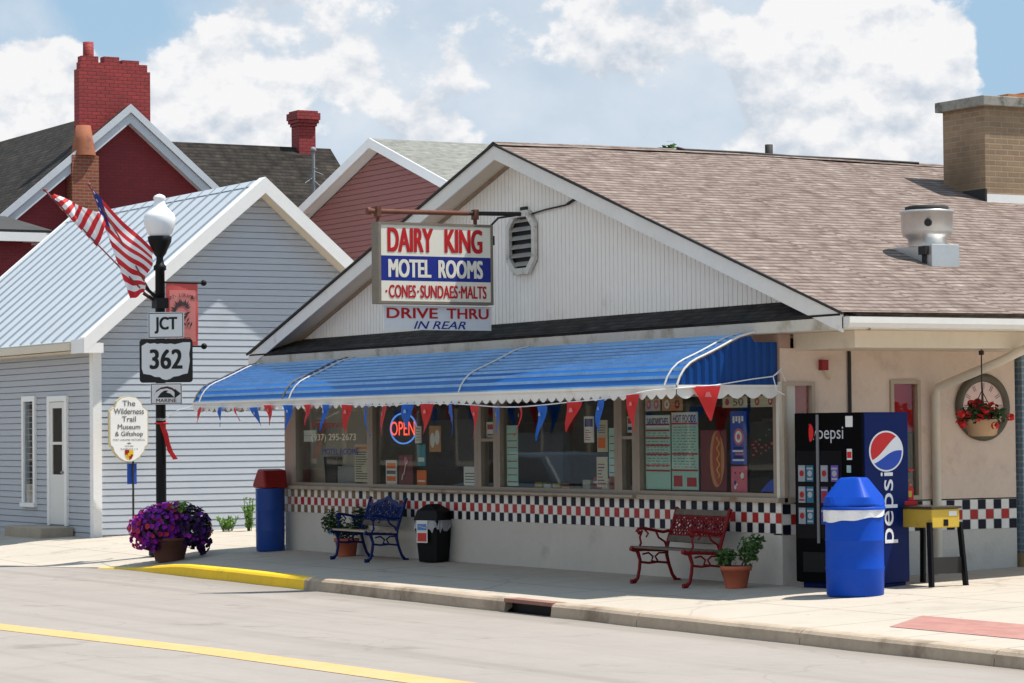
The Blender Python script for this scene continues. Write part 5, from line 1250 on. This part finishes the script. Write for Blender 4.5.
# road signs
face = Vector((.83, -.56, 0)).normalized(); su = Vector((-face.y, face.x, 0)) ; su = Z.cross(face).normalized()
def rsign(name, label, zc, W, H, fn, mats, rad=.03):
    o = Vector((lx, ly, lz + zc + .05)) + face * .10 + su * .11
    t = thing(name, label, 'road sign', o - Z * H / 2)
    mb = MB(); pts = []
    for cx_, cz_, a0 in ((W / 2 - rad, H / 2 - rad, 0), (-W / 2 + rad, H / 2 - rad, 90), (-W / 2 + rad, -H / 2 + rad, 180), (W / 2 - rad, -H / 2 + rad, 270)):
        for k in range(5): a = R(a0 + k * 22.5); pts.append((cx_ + rad * math.cos(a), cz_ + rad * math.sin(a)))
    mb.prism([o + su * a + Z * b for a, b in pts], -face * .006); part('plate', mb, mats[0], t, w=True)
    mb = MB(); fn(mb, o, pts); part('legend', mb, mats[1:], t, w=True)
    mb = MB(); mb.tube([o - face * .006 - su * .11, o - face * .03 - su * .11], .04, 8); part('clamp', mb, m_chrome, t, w=True)
def border(mb, o, W, H, m, th=.012, ins=.012):
    for a0, a1, b0_, b1_ in ((-W / 2 + ins, W / 2 - ins, H / 2 - ins - th, H / 2 - ins), (-W / 2 + ins, W / 2 - ins, -H / 2 + ins, -H / 2 + ins + th), (-W / 2 + ins, -W / 2 + ins + th, -H / 2 + ins + th, H / 2 - ins - th), (W / 2 - ins - th, W / 2 - ins, -H / 2 + ins + th, H / 2 - ins - th)):
        mb.flat([(a0, b0_), (a1, b0_), (a1, b1_), (a0, b1_)], o, su, Z, m, .002)
def f_jct(mb, o, p): border(mb, o, .57, .41, 0); mb.text('JCT', o, su, Z, .36, .26, 0, bold=.035, lift=.003)
def f_362(mb, o, p):
    W, H = .84, .68
    L = [(-.385, .235), (-.30, .285), (-.25, .268), (-.18, .278), (-.14, .262), (-.08, .272), (0, .262), (.08, .268), (.14, .255), (.2, .268), (.27, .285), (.385, .285), (.382, .20), (.365, .10), (.375, .0), (.36, -.1), (.34, -.2), (.26, -.215), (.2, -.24), (.12, -.25), (.06, -.285), (0, -.30), (-.06, -.285), (-.1, -.255), (-.18, -.25), (-.24, -.22), (-.36, -.20), (-.385, -.12)]
    mb.flat(L, o, su, Z, 1, .002); mb.text('362', o + Z * .025, su, Z, .52, .31, 0, bold=.04, lift=.005)
def f_mar(mb, o, p):
    W, H = .50, .33; border(mb, o, W, H, 0, .01, .01)
    arc = [(-.19, -.02), (-.16, .05), (-.08, .10), (.02, .115), (.10, .09), (.15, .04)]
    mb.flat(arc + [(a - .01, b - .03) for a, b in arc[::-1]], o, su, Z, 0, .002); mb.flat([(.13, .08), (.23, .0), (.13, -.075)], o, su, Z, 1, .003)
    mb.flat([(-.14, -.06), (-.09, .01), (-.03, .05), (.03, .05), (.0, .02), (.07, .0), (.13, -.06)], o, su, Z, 1, .0035)
    mb.text('MARINE', o - Z * .105, su, Z, .32, .055, 0, bold=.02)
rsign('road_sign', 'small white JCT road sign at the top of the stack on the lamp post', 3.54, .57, .41, f_jct, [m_rw, m_rb])
rsign('road_sign', 'black square route sign with white state outline numbered 362', 2.985, .84, .68, f_362, [m_rb, m_rb, m_rw], .05)
rsign('road_sign', 'small white MARINE arrow sign with a wave below the 362 sign', 2.47, .50, .33, f_mar, [m_rw, mat('dark_maroon', (.08, .01, .02), .5), m_rb])
# ribbon tied to the lamp post
mb = MB(); o = Vector((lx, ly, lz)) + face * .09
for path, wd in (([(0, 0, 2.06), (.02, .06, 1.9), (.0, .10, 1.75), (.02, .14, 1.62), (.03, .22, 1.50)], .045), ([(0, -.02, 2.08), (.0, .08, 1.8), (.02, .12, 1.62)], .03)):
    P = [Vector((lx + .09 + a, ly + b - .02, lz + c)) for a, b, c in path]
    mb.grid([[p - Y * wd - Z * .01 for p in P], [p + Y * wd * .6 + X * .02 for p in P]], 0, True)
mb.tube([Vector((lx + .02, ly + .0, lz + 2.06)) + Vector((.10 * math.cos(k * PI / 6), .10 * math.sin(k * PI / 6), 0)) for k in range(13)], .014, 5)
single('ribbon', mb, m_pred, 'torn red ribbon tied round the lamp post below the signs', 'ribbon', loc=(lx, ly, lz + 1.6))

# ------------------------------------------------------------------ pennant bunting
t = thing('bunting', 'string of red and blue pennants hung along the awning edge', 'bunting', (-6.5, -1.42, 2.1))
fx = [(-13.21, 2.19), (-12.45, 2.18), (-11.9, 2.17), (-11.23, 2.16), (-10.74, 2.19), (-10.07, 2.18), (-9.45, 2.18), (-8.87, 2.17), (-8.21, 2.16), (-7.64, 2.14), (-7.07, 2.13), (-6.38, 2.14), (-5.84, 2.14), (-5.2, 2.13), (-4.57, 2.10), (-4.01, 2.07), (-3.42, 2.065), (-2.91, 2.08), (-2.16, 2.11), (-1.57, 2.13), (-.87, 2.18)]
mb = MB(); rope = [(lx + .08, ly, lz + 2.1), (-14.2, -1.38, 2.15), (-13.5, -1.42, 2.20)] + [(x, -1.43, z) for x, z in fx] + [(-.4, -1.44, 2.215), (.0, -1.40, 2.225), (.03, -.9, 2.26), (.03, -.4, 2.33), (.03, -.12, 2.36), (.03, .0, 2.45)]
mb.tube(rope, .007, 4); mb.tube([(.03, -.12, 2.36), (.04, -.08, 2.2), (.05, .02, 2.15)], .007, 4); mb.tube([(.03, -.12, 2.36), (.05, -.02, 2.42), (.03, .05, 2.3)], .006, 4); part('rope', mb, m_vwhite, t, w=True)
rn = random.Random(21)
emb = MB()
def pennant(x, y, z, u_, wd, ln, tilt, mt, curl):
    mb = MB(); u_ = Vector(u_).normalized(); side = u_.cross(Z); rows = []
    for i in range(7):
        f = i / 6; hwid = wd / 2 * (1 - f) + .006
        c = Vector((x, y, z)) - Z * ln * f * math.cos(tilt * f) + u_ * ln * f * math.sin(tilt) * .8 + side * (curl * f * f + .008 * math.sin(f * 6 + x))
        tw = (.22 if x < 0 else .15) * math.sin(x * 5.3) * f; ur = u_ * math.cos(tw) + side * math.sin(tw)
        rows.append([c - ur * hwid + side * .012 * math.sin(f * 5 + x), c + side * (.010 * math.sin(f * 4 + x * 2)), c + ur * hwid - side * .008 * math.sin(f * 6)])
    mb.grid(rows, 0, True); p = part('pennant', mb, mt, t, w=True)
    e = MB(); c = (rows[1][1] + rows[2][1]) / 2; s_ = wd * .13; n_ = side * .012
    for o in (n_ + side*.012, -n_): e.face([c + o - u_ * s_ - Z * s_ * .6, c + o + u_ * s_ - Z * s_ * .6, c + o + u_ * s_ * .4 + Z * s_ * .8, c + o - u_ * s_ * .6 + Z * s_ * .7])
    part('print', e, mat('print_%d' % rn.randrange(9999), (.24, .33, .58) if mt is m_pblue else (.62, .17, .16), .7), p, w=True)
for i, (x, z) in enumerate(fx):
    mt = m_pred if i % 2 == 0 else m_pblue
    if i == 4: mt = m_pred
    shrink = .55 if i in (0, 2) else .8 if i in (6,) else 1.
    pennant(x, -1.435, z - .005, (1, rn.choice((-1, 1)) * rn.uniform(.0, .45), 0), .27 * rn.uniform(.8, 1.05) * (.6 if shrink < .6 else 1), (.36 if i < 8 else .42) * rn.uniform(.8, 1.05) * (.8 if shrink < .9 else 1), (rn.uniform(-.2, .3) if i < 9 else rn.uniform(-.5, -.05)) if i not in (2, 3) else .6, mt, rn.uniform(-.07, .07))
pennant(.06, -1.04, 2.25, (.35, .9, 0), .31, .39, .15, m_pred, 0)

# ------------------------------------------------------------------ oval museum sign
ox, oy = -20.22, .2
t = thing('oval_sign', 'scalloped oval white museum sign with gold edge on a thin post', 'sign', (ox, oy + .08, .03))
half = [(.0, .60), (.14, .575), (.235, .50), (.275, .40), (.33, .37), (.375, .32), (.375, -.24), (.36, -.30), (.32, -.33), (.29, -.42), (.2, -.52), (.1, -.58), (0, -.60)]
outl = [(-a, b) for a, b in half[::-1]] + half[1:-1]
c0 = Vector((ox, oy, 1.885)); k_ = .97
mb = MB(); mb.prism([c0 + Y * a * k_ + Z * b * k_ for a, b in outl], X * .07); pl = part('panel', mb, m_gold, t, w=True)
mb = MB(); mb.flat([(a * .92, b * .945) for a, b in outl], c0 + X * .07, Y, Z, 0, .003); part('face', mb, m_ovalw, pl, w=True)
mb = MB()
for s_, z, wd, hh in (('The', .45, .24, .095), ('Wilderness', .31, .56, .10), ('Trail', .175, .26, .095), ('Museum', .04, .42, .09), ('& Giftshop', -.095, .52, .105), ('FORT LORAMIE HISTORICAL', -.19, .60, .035), ('HOURS', -.30, .16, .03), ('SUNDAYS 1-4', -.35, .32, .03)):
    mb.text(s_, c0 + X * .073 + Z * z, Y, Z, wd, hh, 0, bold=.012 if hh > .05 else 0)
mb.flat([(-.05, -.25), (0, -.262), (.05, -.25), (0, -.238)], c0 + X * .073, Y, Z)
part('lettering', mb, m_text, pl, w=True)
mb = MB(); cc = c0 + X * .073 + Z * (-.445)
sh = [(-.08, .08), (.08, .08), (.08, -.02), (.045, -.075), (0, -.095), (-.045, -.075), (-.08, -.02)]
mb.flat(sh, cc, Y, Z, 0); mb.flat([(-.08, .08), (0, .08), (0, 0), (-.08, 0)], cc, Y, Z, 1, .005); mb.flat([(0, 0), (.077, 0), (.045, -.075), (0, -.09)], cc, Y, Z, 1, .005); mb.flat([(-.03, .02), (.03, .04), (.02, -.03), (-.02, -.03)], cc, Y, Z, 0, .007)
part('crest', mb, [mat('crest_gold', (.7, .45, .03), .5), mat('crest_red', (.3, .015, .015), .5)], pl, w=True)
mb = MB(); mb.tube([(ox + .03, oy + .09, .0), (ox + .03, oy + .09, 1.35)], .02, 6); part('post', mb, m_dark, t, w=True)
mb = MB(); mb.box(ox - .03, ox + .0, oy + .0, oy + .17, .92, 1.28); part('small_plate', mb, m_reserved, t, w=True, label='small blue plate on the post below the oval')

# ------------------------------------------------------------------ weeds by the wall
rn = random.Random(33)
def weed(loc, label, h, n, sp):
    t = thing('weed', label, 'weed', loc, group='weeds by the siding')
    mb = MB(); st = MB()
    for k in range(n):
        a = rn.uniform(0, 2 * PI); top = Vector((sp * math.cos(a) * rn.random(), sp * math.sin(a) * rn.random(), h * rn.uniform(.6, 1)))
        st.tube([(top.x * .3, top.y * .3, -.05), top], .006, 4)
        for j in range(14):
            p = top * (j + 3) / 17; d = Vector((rn.gauss(0, 1), rn.gauss(0, 1), rn.uniform(.2, 1))).normalized() * .09; e = d.cross(Vector((rn.gauss(0, 1), rn.gauss(0, 1), rn.gauss(0, 1)))).normalized() * .018
            mb.face([p, p + d * .5 + e, p + d, p + d * .5 - e])
    part('foliage', mb, m_leafl, t); part('stem', st, m_leaf, t)
weed((-19.6, 2.25, .05), 'tall bright green weed growing against the grey siding', .62, 16, .16)
weed((-19.9, 1.95, .05), 'low spreading green weed left of the tall weed', .26, 14, .22)

# ------------------------------------------------------------------ tree whose tip shows over the ridge, a storefront added for reflections, the car opposite
TX, TZ = -33.45, 1.83
t = thing('distant_tree', 'green treetop just showing above the tan roof ridge', 'tree', (TX, 20, TZ))
mb = MB(); mb.tube([(0, 0, 0), (.1, 0, 3), (0, .1, 6.3)], [.25, .18, .05], 8)
for k in range(7): a = k * 2.4; mb.tube([(.05, 0, 2.6 + k * .45), (1.5 * math.cos(a), 1.5 * math.sin(a), 3.6 + k * .45)], [.07, .02], 5)
part('trunk', mb, m_bark, t)
mb = MB(); rn = random.Random(9)
for k in range(16):
    a = k * 2.4; leafs(mb, (1.3 * math.cos(a) * (1 - k / 20), 1.3 * math.sin(a) * (1 - k / 20), 3.0 + k * .22), (.8, .8, .5), 160, .13, 0, rn, .1)
leafs(mb, (0, 0, 6.7), (.3, .3, .5), 160, .1, 0, rn, .1)
part('crown', mb, m_leaf, t)

t = thing('added_storefront', 'unseen dark brick storefront added across the street for the shop glass to mirror', 'building', (-45, -30, -.4))  # out-of-view building added so the shop glass reflects something dark
m_dbrick = brick('added_storefront_brick', (.045, .032, .027), (.035, .025, .022), (.06, .05, .045), .21, .075, .01)
mb = MB(); mb.box(-110, 5, -42, -30, -.4, 5.2); part('wall', mb, m_dbrick, t, w=True)  # wall of the storefront added for reflections
mb = MB(); mb.box(-110.3, 5.3, -42.3, -29.7, 5.2, 5.5); part('roof', mb, m_dark, t, w=True)
for k in range(18):
    mb = MB(); mb.box(-106 + k * 6.1, -106 + k * 6.1 + 3.2, -29.99, -29.9, .6, 3.0); wn_ = part('window', mb, m_alum, t, w=True); mb = MB(); mb.box(-105.8 + k * 6.1, -106 + k * 6.1 + 3.0, -29.9, -29.88, .8, 2.8); part('pane', mb, m_dglass, wn_, w=True)
t = thing('parked_car', 'dark grey car across the street, mirrored in the second shop window', 'car', (-20.5, -8.6, -.2))
m_car = mat('car_grey', (.09, .105, .125), .3, .05, 2); m_tyre = mat('tyre', (.015, .015, .015), .8)
pr = [(-2.2, .28), (-2.25, .75), (-2.1, .95), (-1.55, 1.02), (-1.0, 1.02), (-.45, 1.0)]
body = [(-2.2, .28), (-2.25, .72), (-2.12, .93), (-1.2, 1.02), (1.9, 1.0), (2.2, .9), (2.25, .55), (2.15, .28)]
mb = MB(); mb.prism([(a, -.86, b) for a, b in body], (0, 1.72, 0)); part('body', mb, m_car, t, bevel=.06)
roof_ = [(-1.15, 1.02), (-.45, 1.5), (.2, 1.58), (1.5, 1.54), (2.0, 1.0)]
mb = MB(); mb.prism([(a, -.74, b) for a, b in roof_], (0, 1.48, 0)); part('cabin', mb, m_car, t, bevel=.05)
for sy in (-1, 1):
    for q in ([(-.95, 1.06), (-.40, 1.44), (.25, 1.5), (.25, 1.06)], [(.33, 1.06), (.33, 1.5), (1.4, 1.47), (1.75, 1.06)]):
        mb = MB(); mb.prism([(a, sy * .742, b) for a, b in q], (0, sy * .01, 0)); part('side_window', mb, m_dglass, t)
    for a in (-1.4, 1.4):
        mb = MB(); mb.tube([(a, sy * .70, .32), (a, sy * .88, .32)], .33, 24); wh = part('wheel', mb, m_tyre, t); mb = MB(); mb.tube([(a, sy * .87, .32), (a, sy * .895, .32)], .2, 16); part('rim', mb, m_chrome, wh)
mb = MB(); mb.face([(-1.12, -.68, 1.05), (-.47, -.64, 1.48), (-.47, .64, 1.48), (-1.12, .68, 1.05)]); part('windscreen', mb, m_dglass, t)
for sy in (-.6, .6):
    mb = MB(); mb.box(-2.26, -2.2, sy - .18, sy + .18, .62, .76); part('headlight', mb, m_galv, t)

# ------------------------------------------------------------------ sky, sun, camera
travel = Vector((-.20, -.40, -1.)).normalized(); tosun = -travel
el = math.asin(tosun.z); az = math.atan2(tosun.x, tosun.y)
W = bpy.data.worlds.new('World'); S.world = W; W.use_nodes = True; nt = W.node_tree
bg = nt.nodes['Background']
sky = _n(nt, 'ShaderNodeTexSky', sky_type='NISHITA'); sky.sun_disc = False; sky.sun_elevation = el; sky.sun_rotation = az
sky.altitude = 200; sky.air_density = 1.0; sky.dust_density = 1.4; sky.ozone_density = 1.5
tc = _n(nt, 'ShaderNodeTexCoord'); dirv = tc.outputs['Generated']
CAMR = ((.49205, -.03275, -.86995), (.87051, .00727, .49210), (-.00979, -.99944, .03209))
def wdir(px, py):
    c = Vector(((px - 512) / 2850, (py - 341.5) / 2850, 1)); return Vector([sum(CAMR[i][j] * c[j] for j in range(3)) for i in range(3)]).normalized()
BL = [(860, 70, 125, .62), (780, 50, 100, .5), (940, 60, 75, .5), (820, 130, 110, .35), (25, 95, 95, .60), (60, 70, 45, .3), (300, 40, 170, .42), (420, 30, 160, .42), (560, 40, 130, .34), (480, 120, 110, .18), (340, 150, 90, .35), (690, 150, 90, .3), (560, 140, 70, .3), (170, 120, 60, .35),
      (120, 10, 90, -.75), (175, 55, 55, -.4), (1020, 50, 50, -.7), (660, 25, 45, -.15), (700, 100, 60, -.2), (935, 5, 40, -.35), (640, 125, 60, -.35), (540, 120, 45, -.3)]
FILL_CLOUD = [(Vector((.2, -1, .45)).normalized(), 1.1, .45)]  # out-of-view bright cloud added to fill the shaded street front
def field(lst):
    acc = None
    for dv, r, wt in lst:
        d = _n(nt, 'ShaderNodeVectorMath', operation='DISTANCE'); nt.links.new(dirv, d.inputs[0]); d.inputs[1].default_value = dv
        q = _n(nt, 'ShaderNodeMapRange', interpolation_type='SMOOTHERSTEP'); q.inputs[1].default_value = 0; q.inputs[2].default_value = r; q.inputs[3].default_value = wt; q.inputs[4].default_value = 0
        nt.links.new(d.outputs['Value'], q.inputs[0]); acc = q.outputs[0] if acc is None else _math(nt, 'ADD', acc, q.outputs[0])
    return acc
PX = lambda L: [(wdir(a, b), r_ / 2850 * 1.5, w_) for a, b, r_, w_ in L]
def shifted(dz, dx=0.):
    o = _n(nt, 'ShaderNodeMapping'); o.inputs['Scale'].default_value = (1, 1, 1.35); o.inputs['Location'].default_value = (dx, 0, dz); nt.links.new(dirv, o.inputs[0]); return o.outputs[0]
p0, p1 = shifted(0), shifted(.009, .003)
def billow(p): return _math(nt, 'ADD', _math(nt, 'MULTIPLY', _noise(nt, p, 19, 12, .54), .66), _math(nt, 'MULTIPLY', _noise(nt, p, 62, 12, .58), .34))
n0, n1_ = billow(p0), billow(p1)
CUM = [(865, 75, 95, .85), (790, 55, 75, .7), (935, 50, 62, .75), (840, 130, 90, .45), (900, 150, 80, .5), (740, 150, 60, .35), (20, 100, 75, .9), (60, 75, 36, .5), (200, 50, 90, .35), (290, 30, 95, .40), (350, 85, 48, .45), (175, 122, 50, .5), (250, 140, 60, .4), (580, 20, 75, .42), (570, 140, 34, .45), (640, 60, 50, .3), (470, 40, 70, .22), (420, 145, 50, .35), (700, 20, 40, .2),
       (110, 5, 70, -.6), (1015, 45, 50, -.8), (690, 110, 55, -.4), (530, 115, 50, -.45), (745, 0, 25, -.35), (940, -5, 30, -.3)]
cd0 = _math(nt, 'ADD', field(PX(CUM) + FILL_CLOUD), _math(nt, 'MULTIPLY', _math(nt, 'SUBTRACT', n0, .53), 2.6))
mr = _n(nt, 'ShaderNodeMapRange', interpolation_type='SMOOTHSTEP'); mr.inputs[1].default_value = .10; mr.inputs[2].default_value = .29; nt.links.new(cd0, mr.inputs[0]); cmask = mr.outputs[0]
VEIL = [(430, 60, 190, .75), (620, 60, 150, .6), (540, 30, 120, .4), (300, 60, 150, .6), (760, 110, 130, .6), (880, 90, 160, .6), (120, 110, 120, .35), (20, 90, 120, .7), (420, 140, 120, .4), (700, 145, 110, .4), (110, 10, 70, -.5), (1020, 40, 60, -.6)]
vd = _math(nt, 'ADD', field(PX(VEIL) + FILL_CLOUD), _math(nt, 'MULTIPLY', _math(nt, 'SUBTRACT', _noise(nt, p0, 12, 8, .6), .5), 2.2))
mv = _n(nt, 'ShaderNodeMapRange', interpolation_type='SMOOTHSTEP'); mv.inputs[1].default_value = .1; mv.inputs[2].default_value = .9; mv.inputs[4].default_value = .78; nt.links.new(vd, mv.inputs[0])
# billow tone: bright where the cloud thins upwards, grey-blue on the undersides and deep inside
sh = _math(nt, 'MULTIPLY', _math(nt, 'SUBTRACT', n0, n1_), 7.5)
base = field(PX([(860, 40, 100, .35), (945, 40, 60, .3), (780, 30, 70, .3), (25, 80, 80, .45), (310, 20, 90, .2), (190, 115, 60, .25), (800, 150, 100, .15), (350, 85, 45, .25), (720, 115, 70, -.35), (800, 112, 50, -.3), (870, 118, 40, -.15), (470, 60, 90, -.3), (640, 60, 70, -.25)]))
tone = _math(nt, 'ADD', _math(nt, 'ADD', base, sh), .62, clamp=True)
K_ = 1.32
ccol = _mix(nt, tone, (6.4 * K_, 7.1 * K_, 8.0 * K_), (10.0 * K_, 10.0 * K_, 10.1 * K_))
blue = _mix(nt, .8, sky.outputs[0], (4.6 * K_, 6.9 * K_, 9.2 * K_))
veil = _mix(nt, mv.outputs[0], blue, _mix(nt, _math(nt, 'MULTIPLY', _math(nt, 'SUBTRACT', _noise(nt, p0, 26, 8, .55), .33), 2.4, clamp=True), (6.5 * K_, 7.4 * K_, 8.5 * K_), (8.8 * K_, 9.2 * K_, 9.7 * K_)))
nt.links.new(_mix(nt, cmask, veil, ccol), bg.inputs[0]); bg.inputs[1].default_value = .055

sl_ = bpy.data.lights.new('sun', 'SUN'); sl_.energy = 5.0; sl_.angle = R(.53); sl_.color = (1., .955, .88)
so = bpy.data.objects.new('sun', sl_); COL.objects.link(so); so.rotation_euler = travel.to_track_quat('-Z', 'Y').to_euler(); so.location = (0, 10, 30)

cd = bpy.data.cameras.new('camera'); cam = bpy.data.objects.new('camera', cd); COL.objects.link(cam)
cd.sensor_width = 36; cd.lens = 2850 * 36 / 1024; cd.clip_start = .5; cd.clip_end = 3000
Mx = Matrix([[CAMR[i][0], -CAMR[i][1], -CAMR[i][2], 0] for i in range(3)] + [[0, 0, 0, 1]])
Mx.translation = Vector((26.566, -18.51, 1.75)); cam.matrix_world = Mx; S.camera = cam
vs = S.view_settings; vs.view_transform = 'Standard'; vs.look = 'None'; vs.exposure = .36; vs.gamma = 1; vs.use_curve_mapping = False
S.cycles.max_bounces = 8; S.cycles.transparent_max_bounces = 12
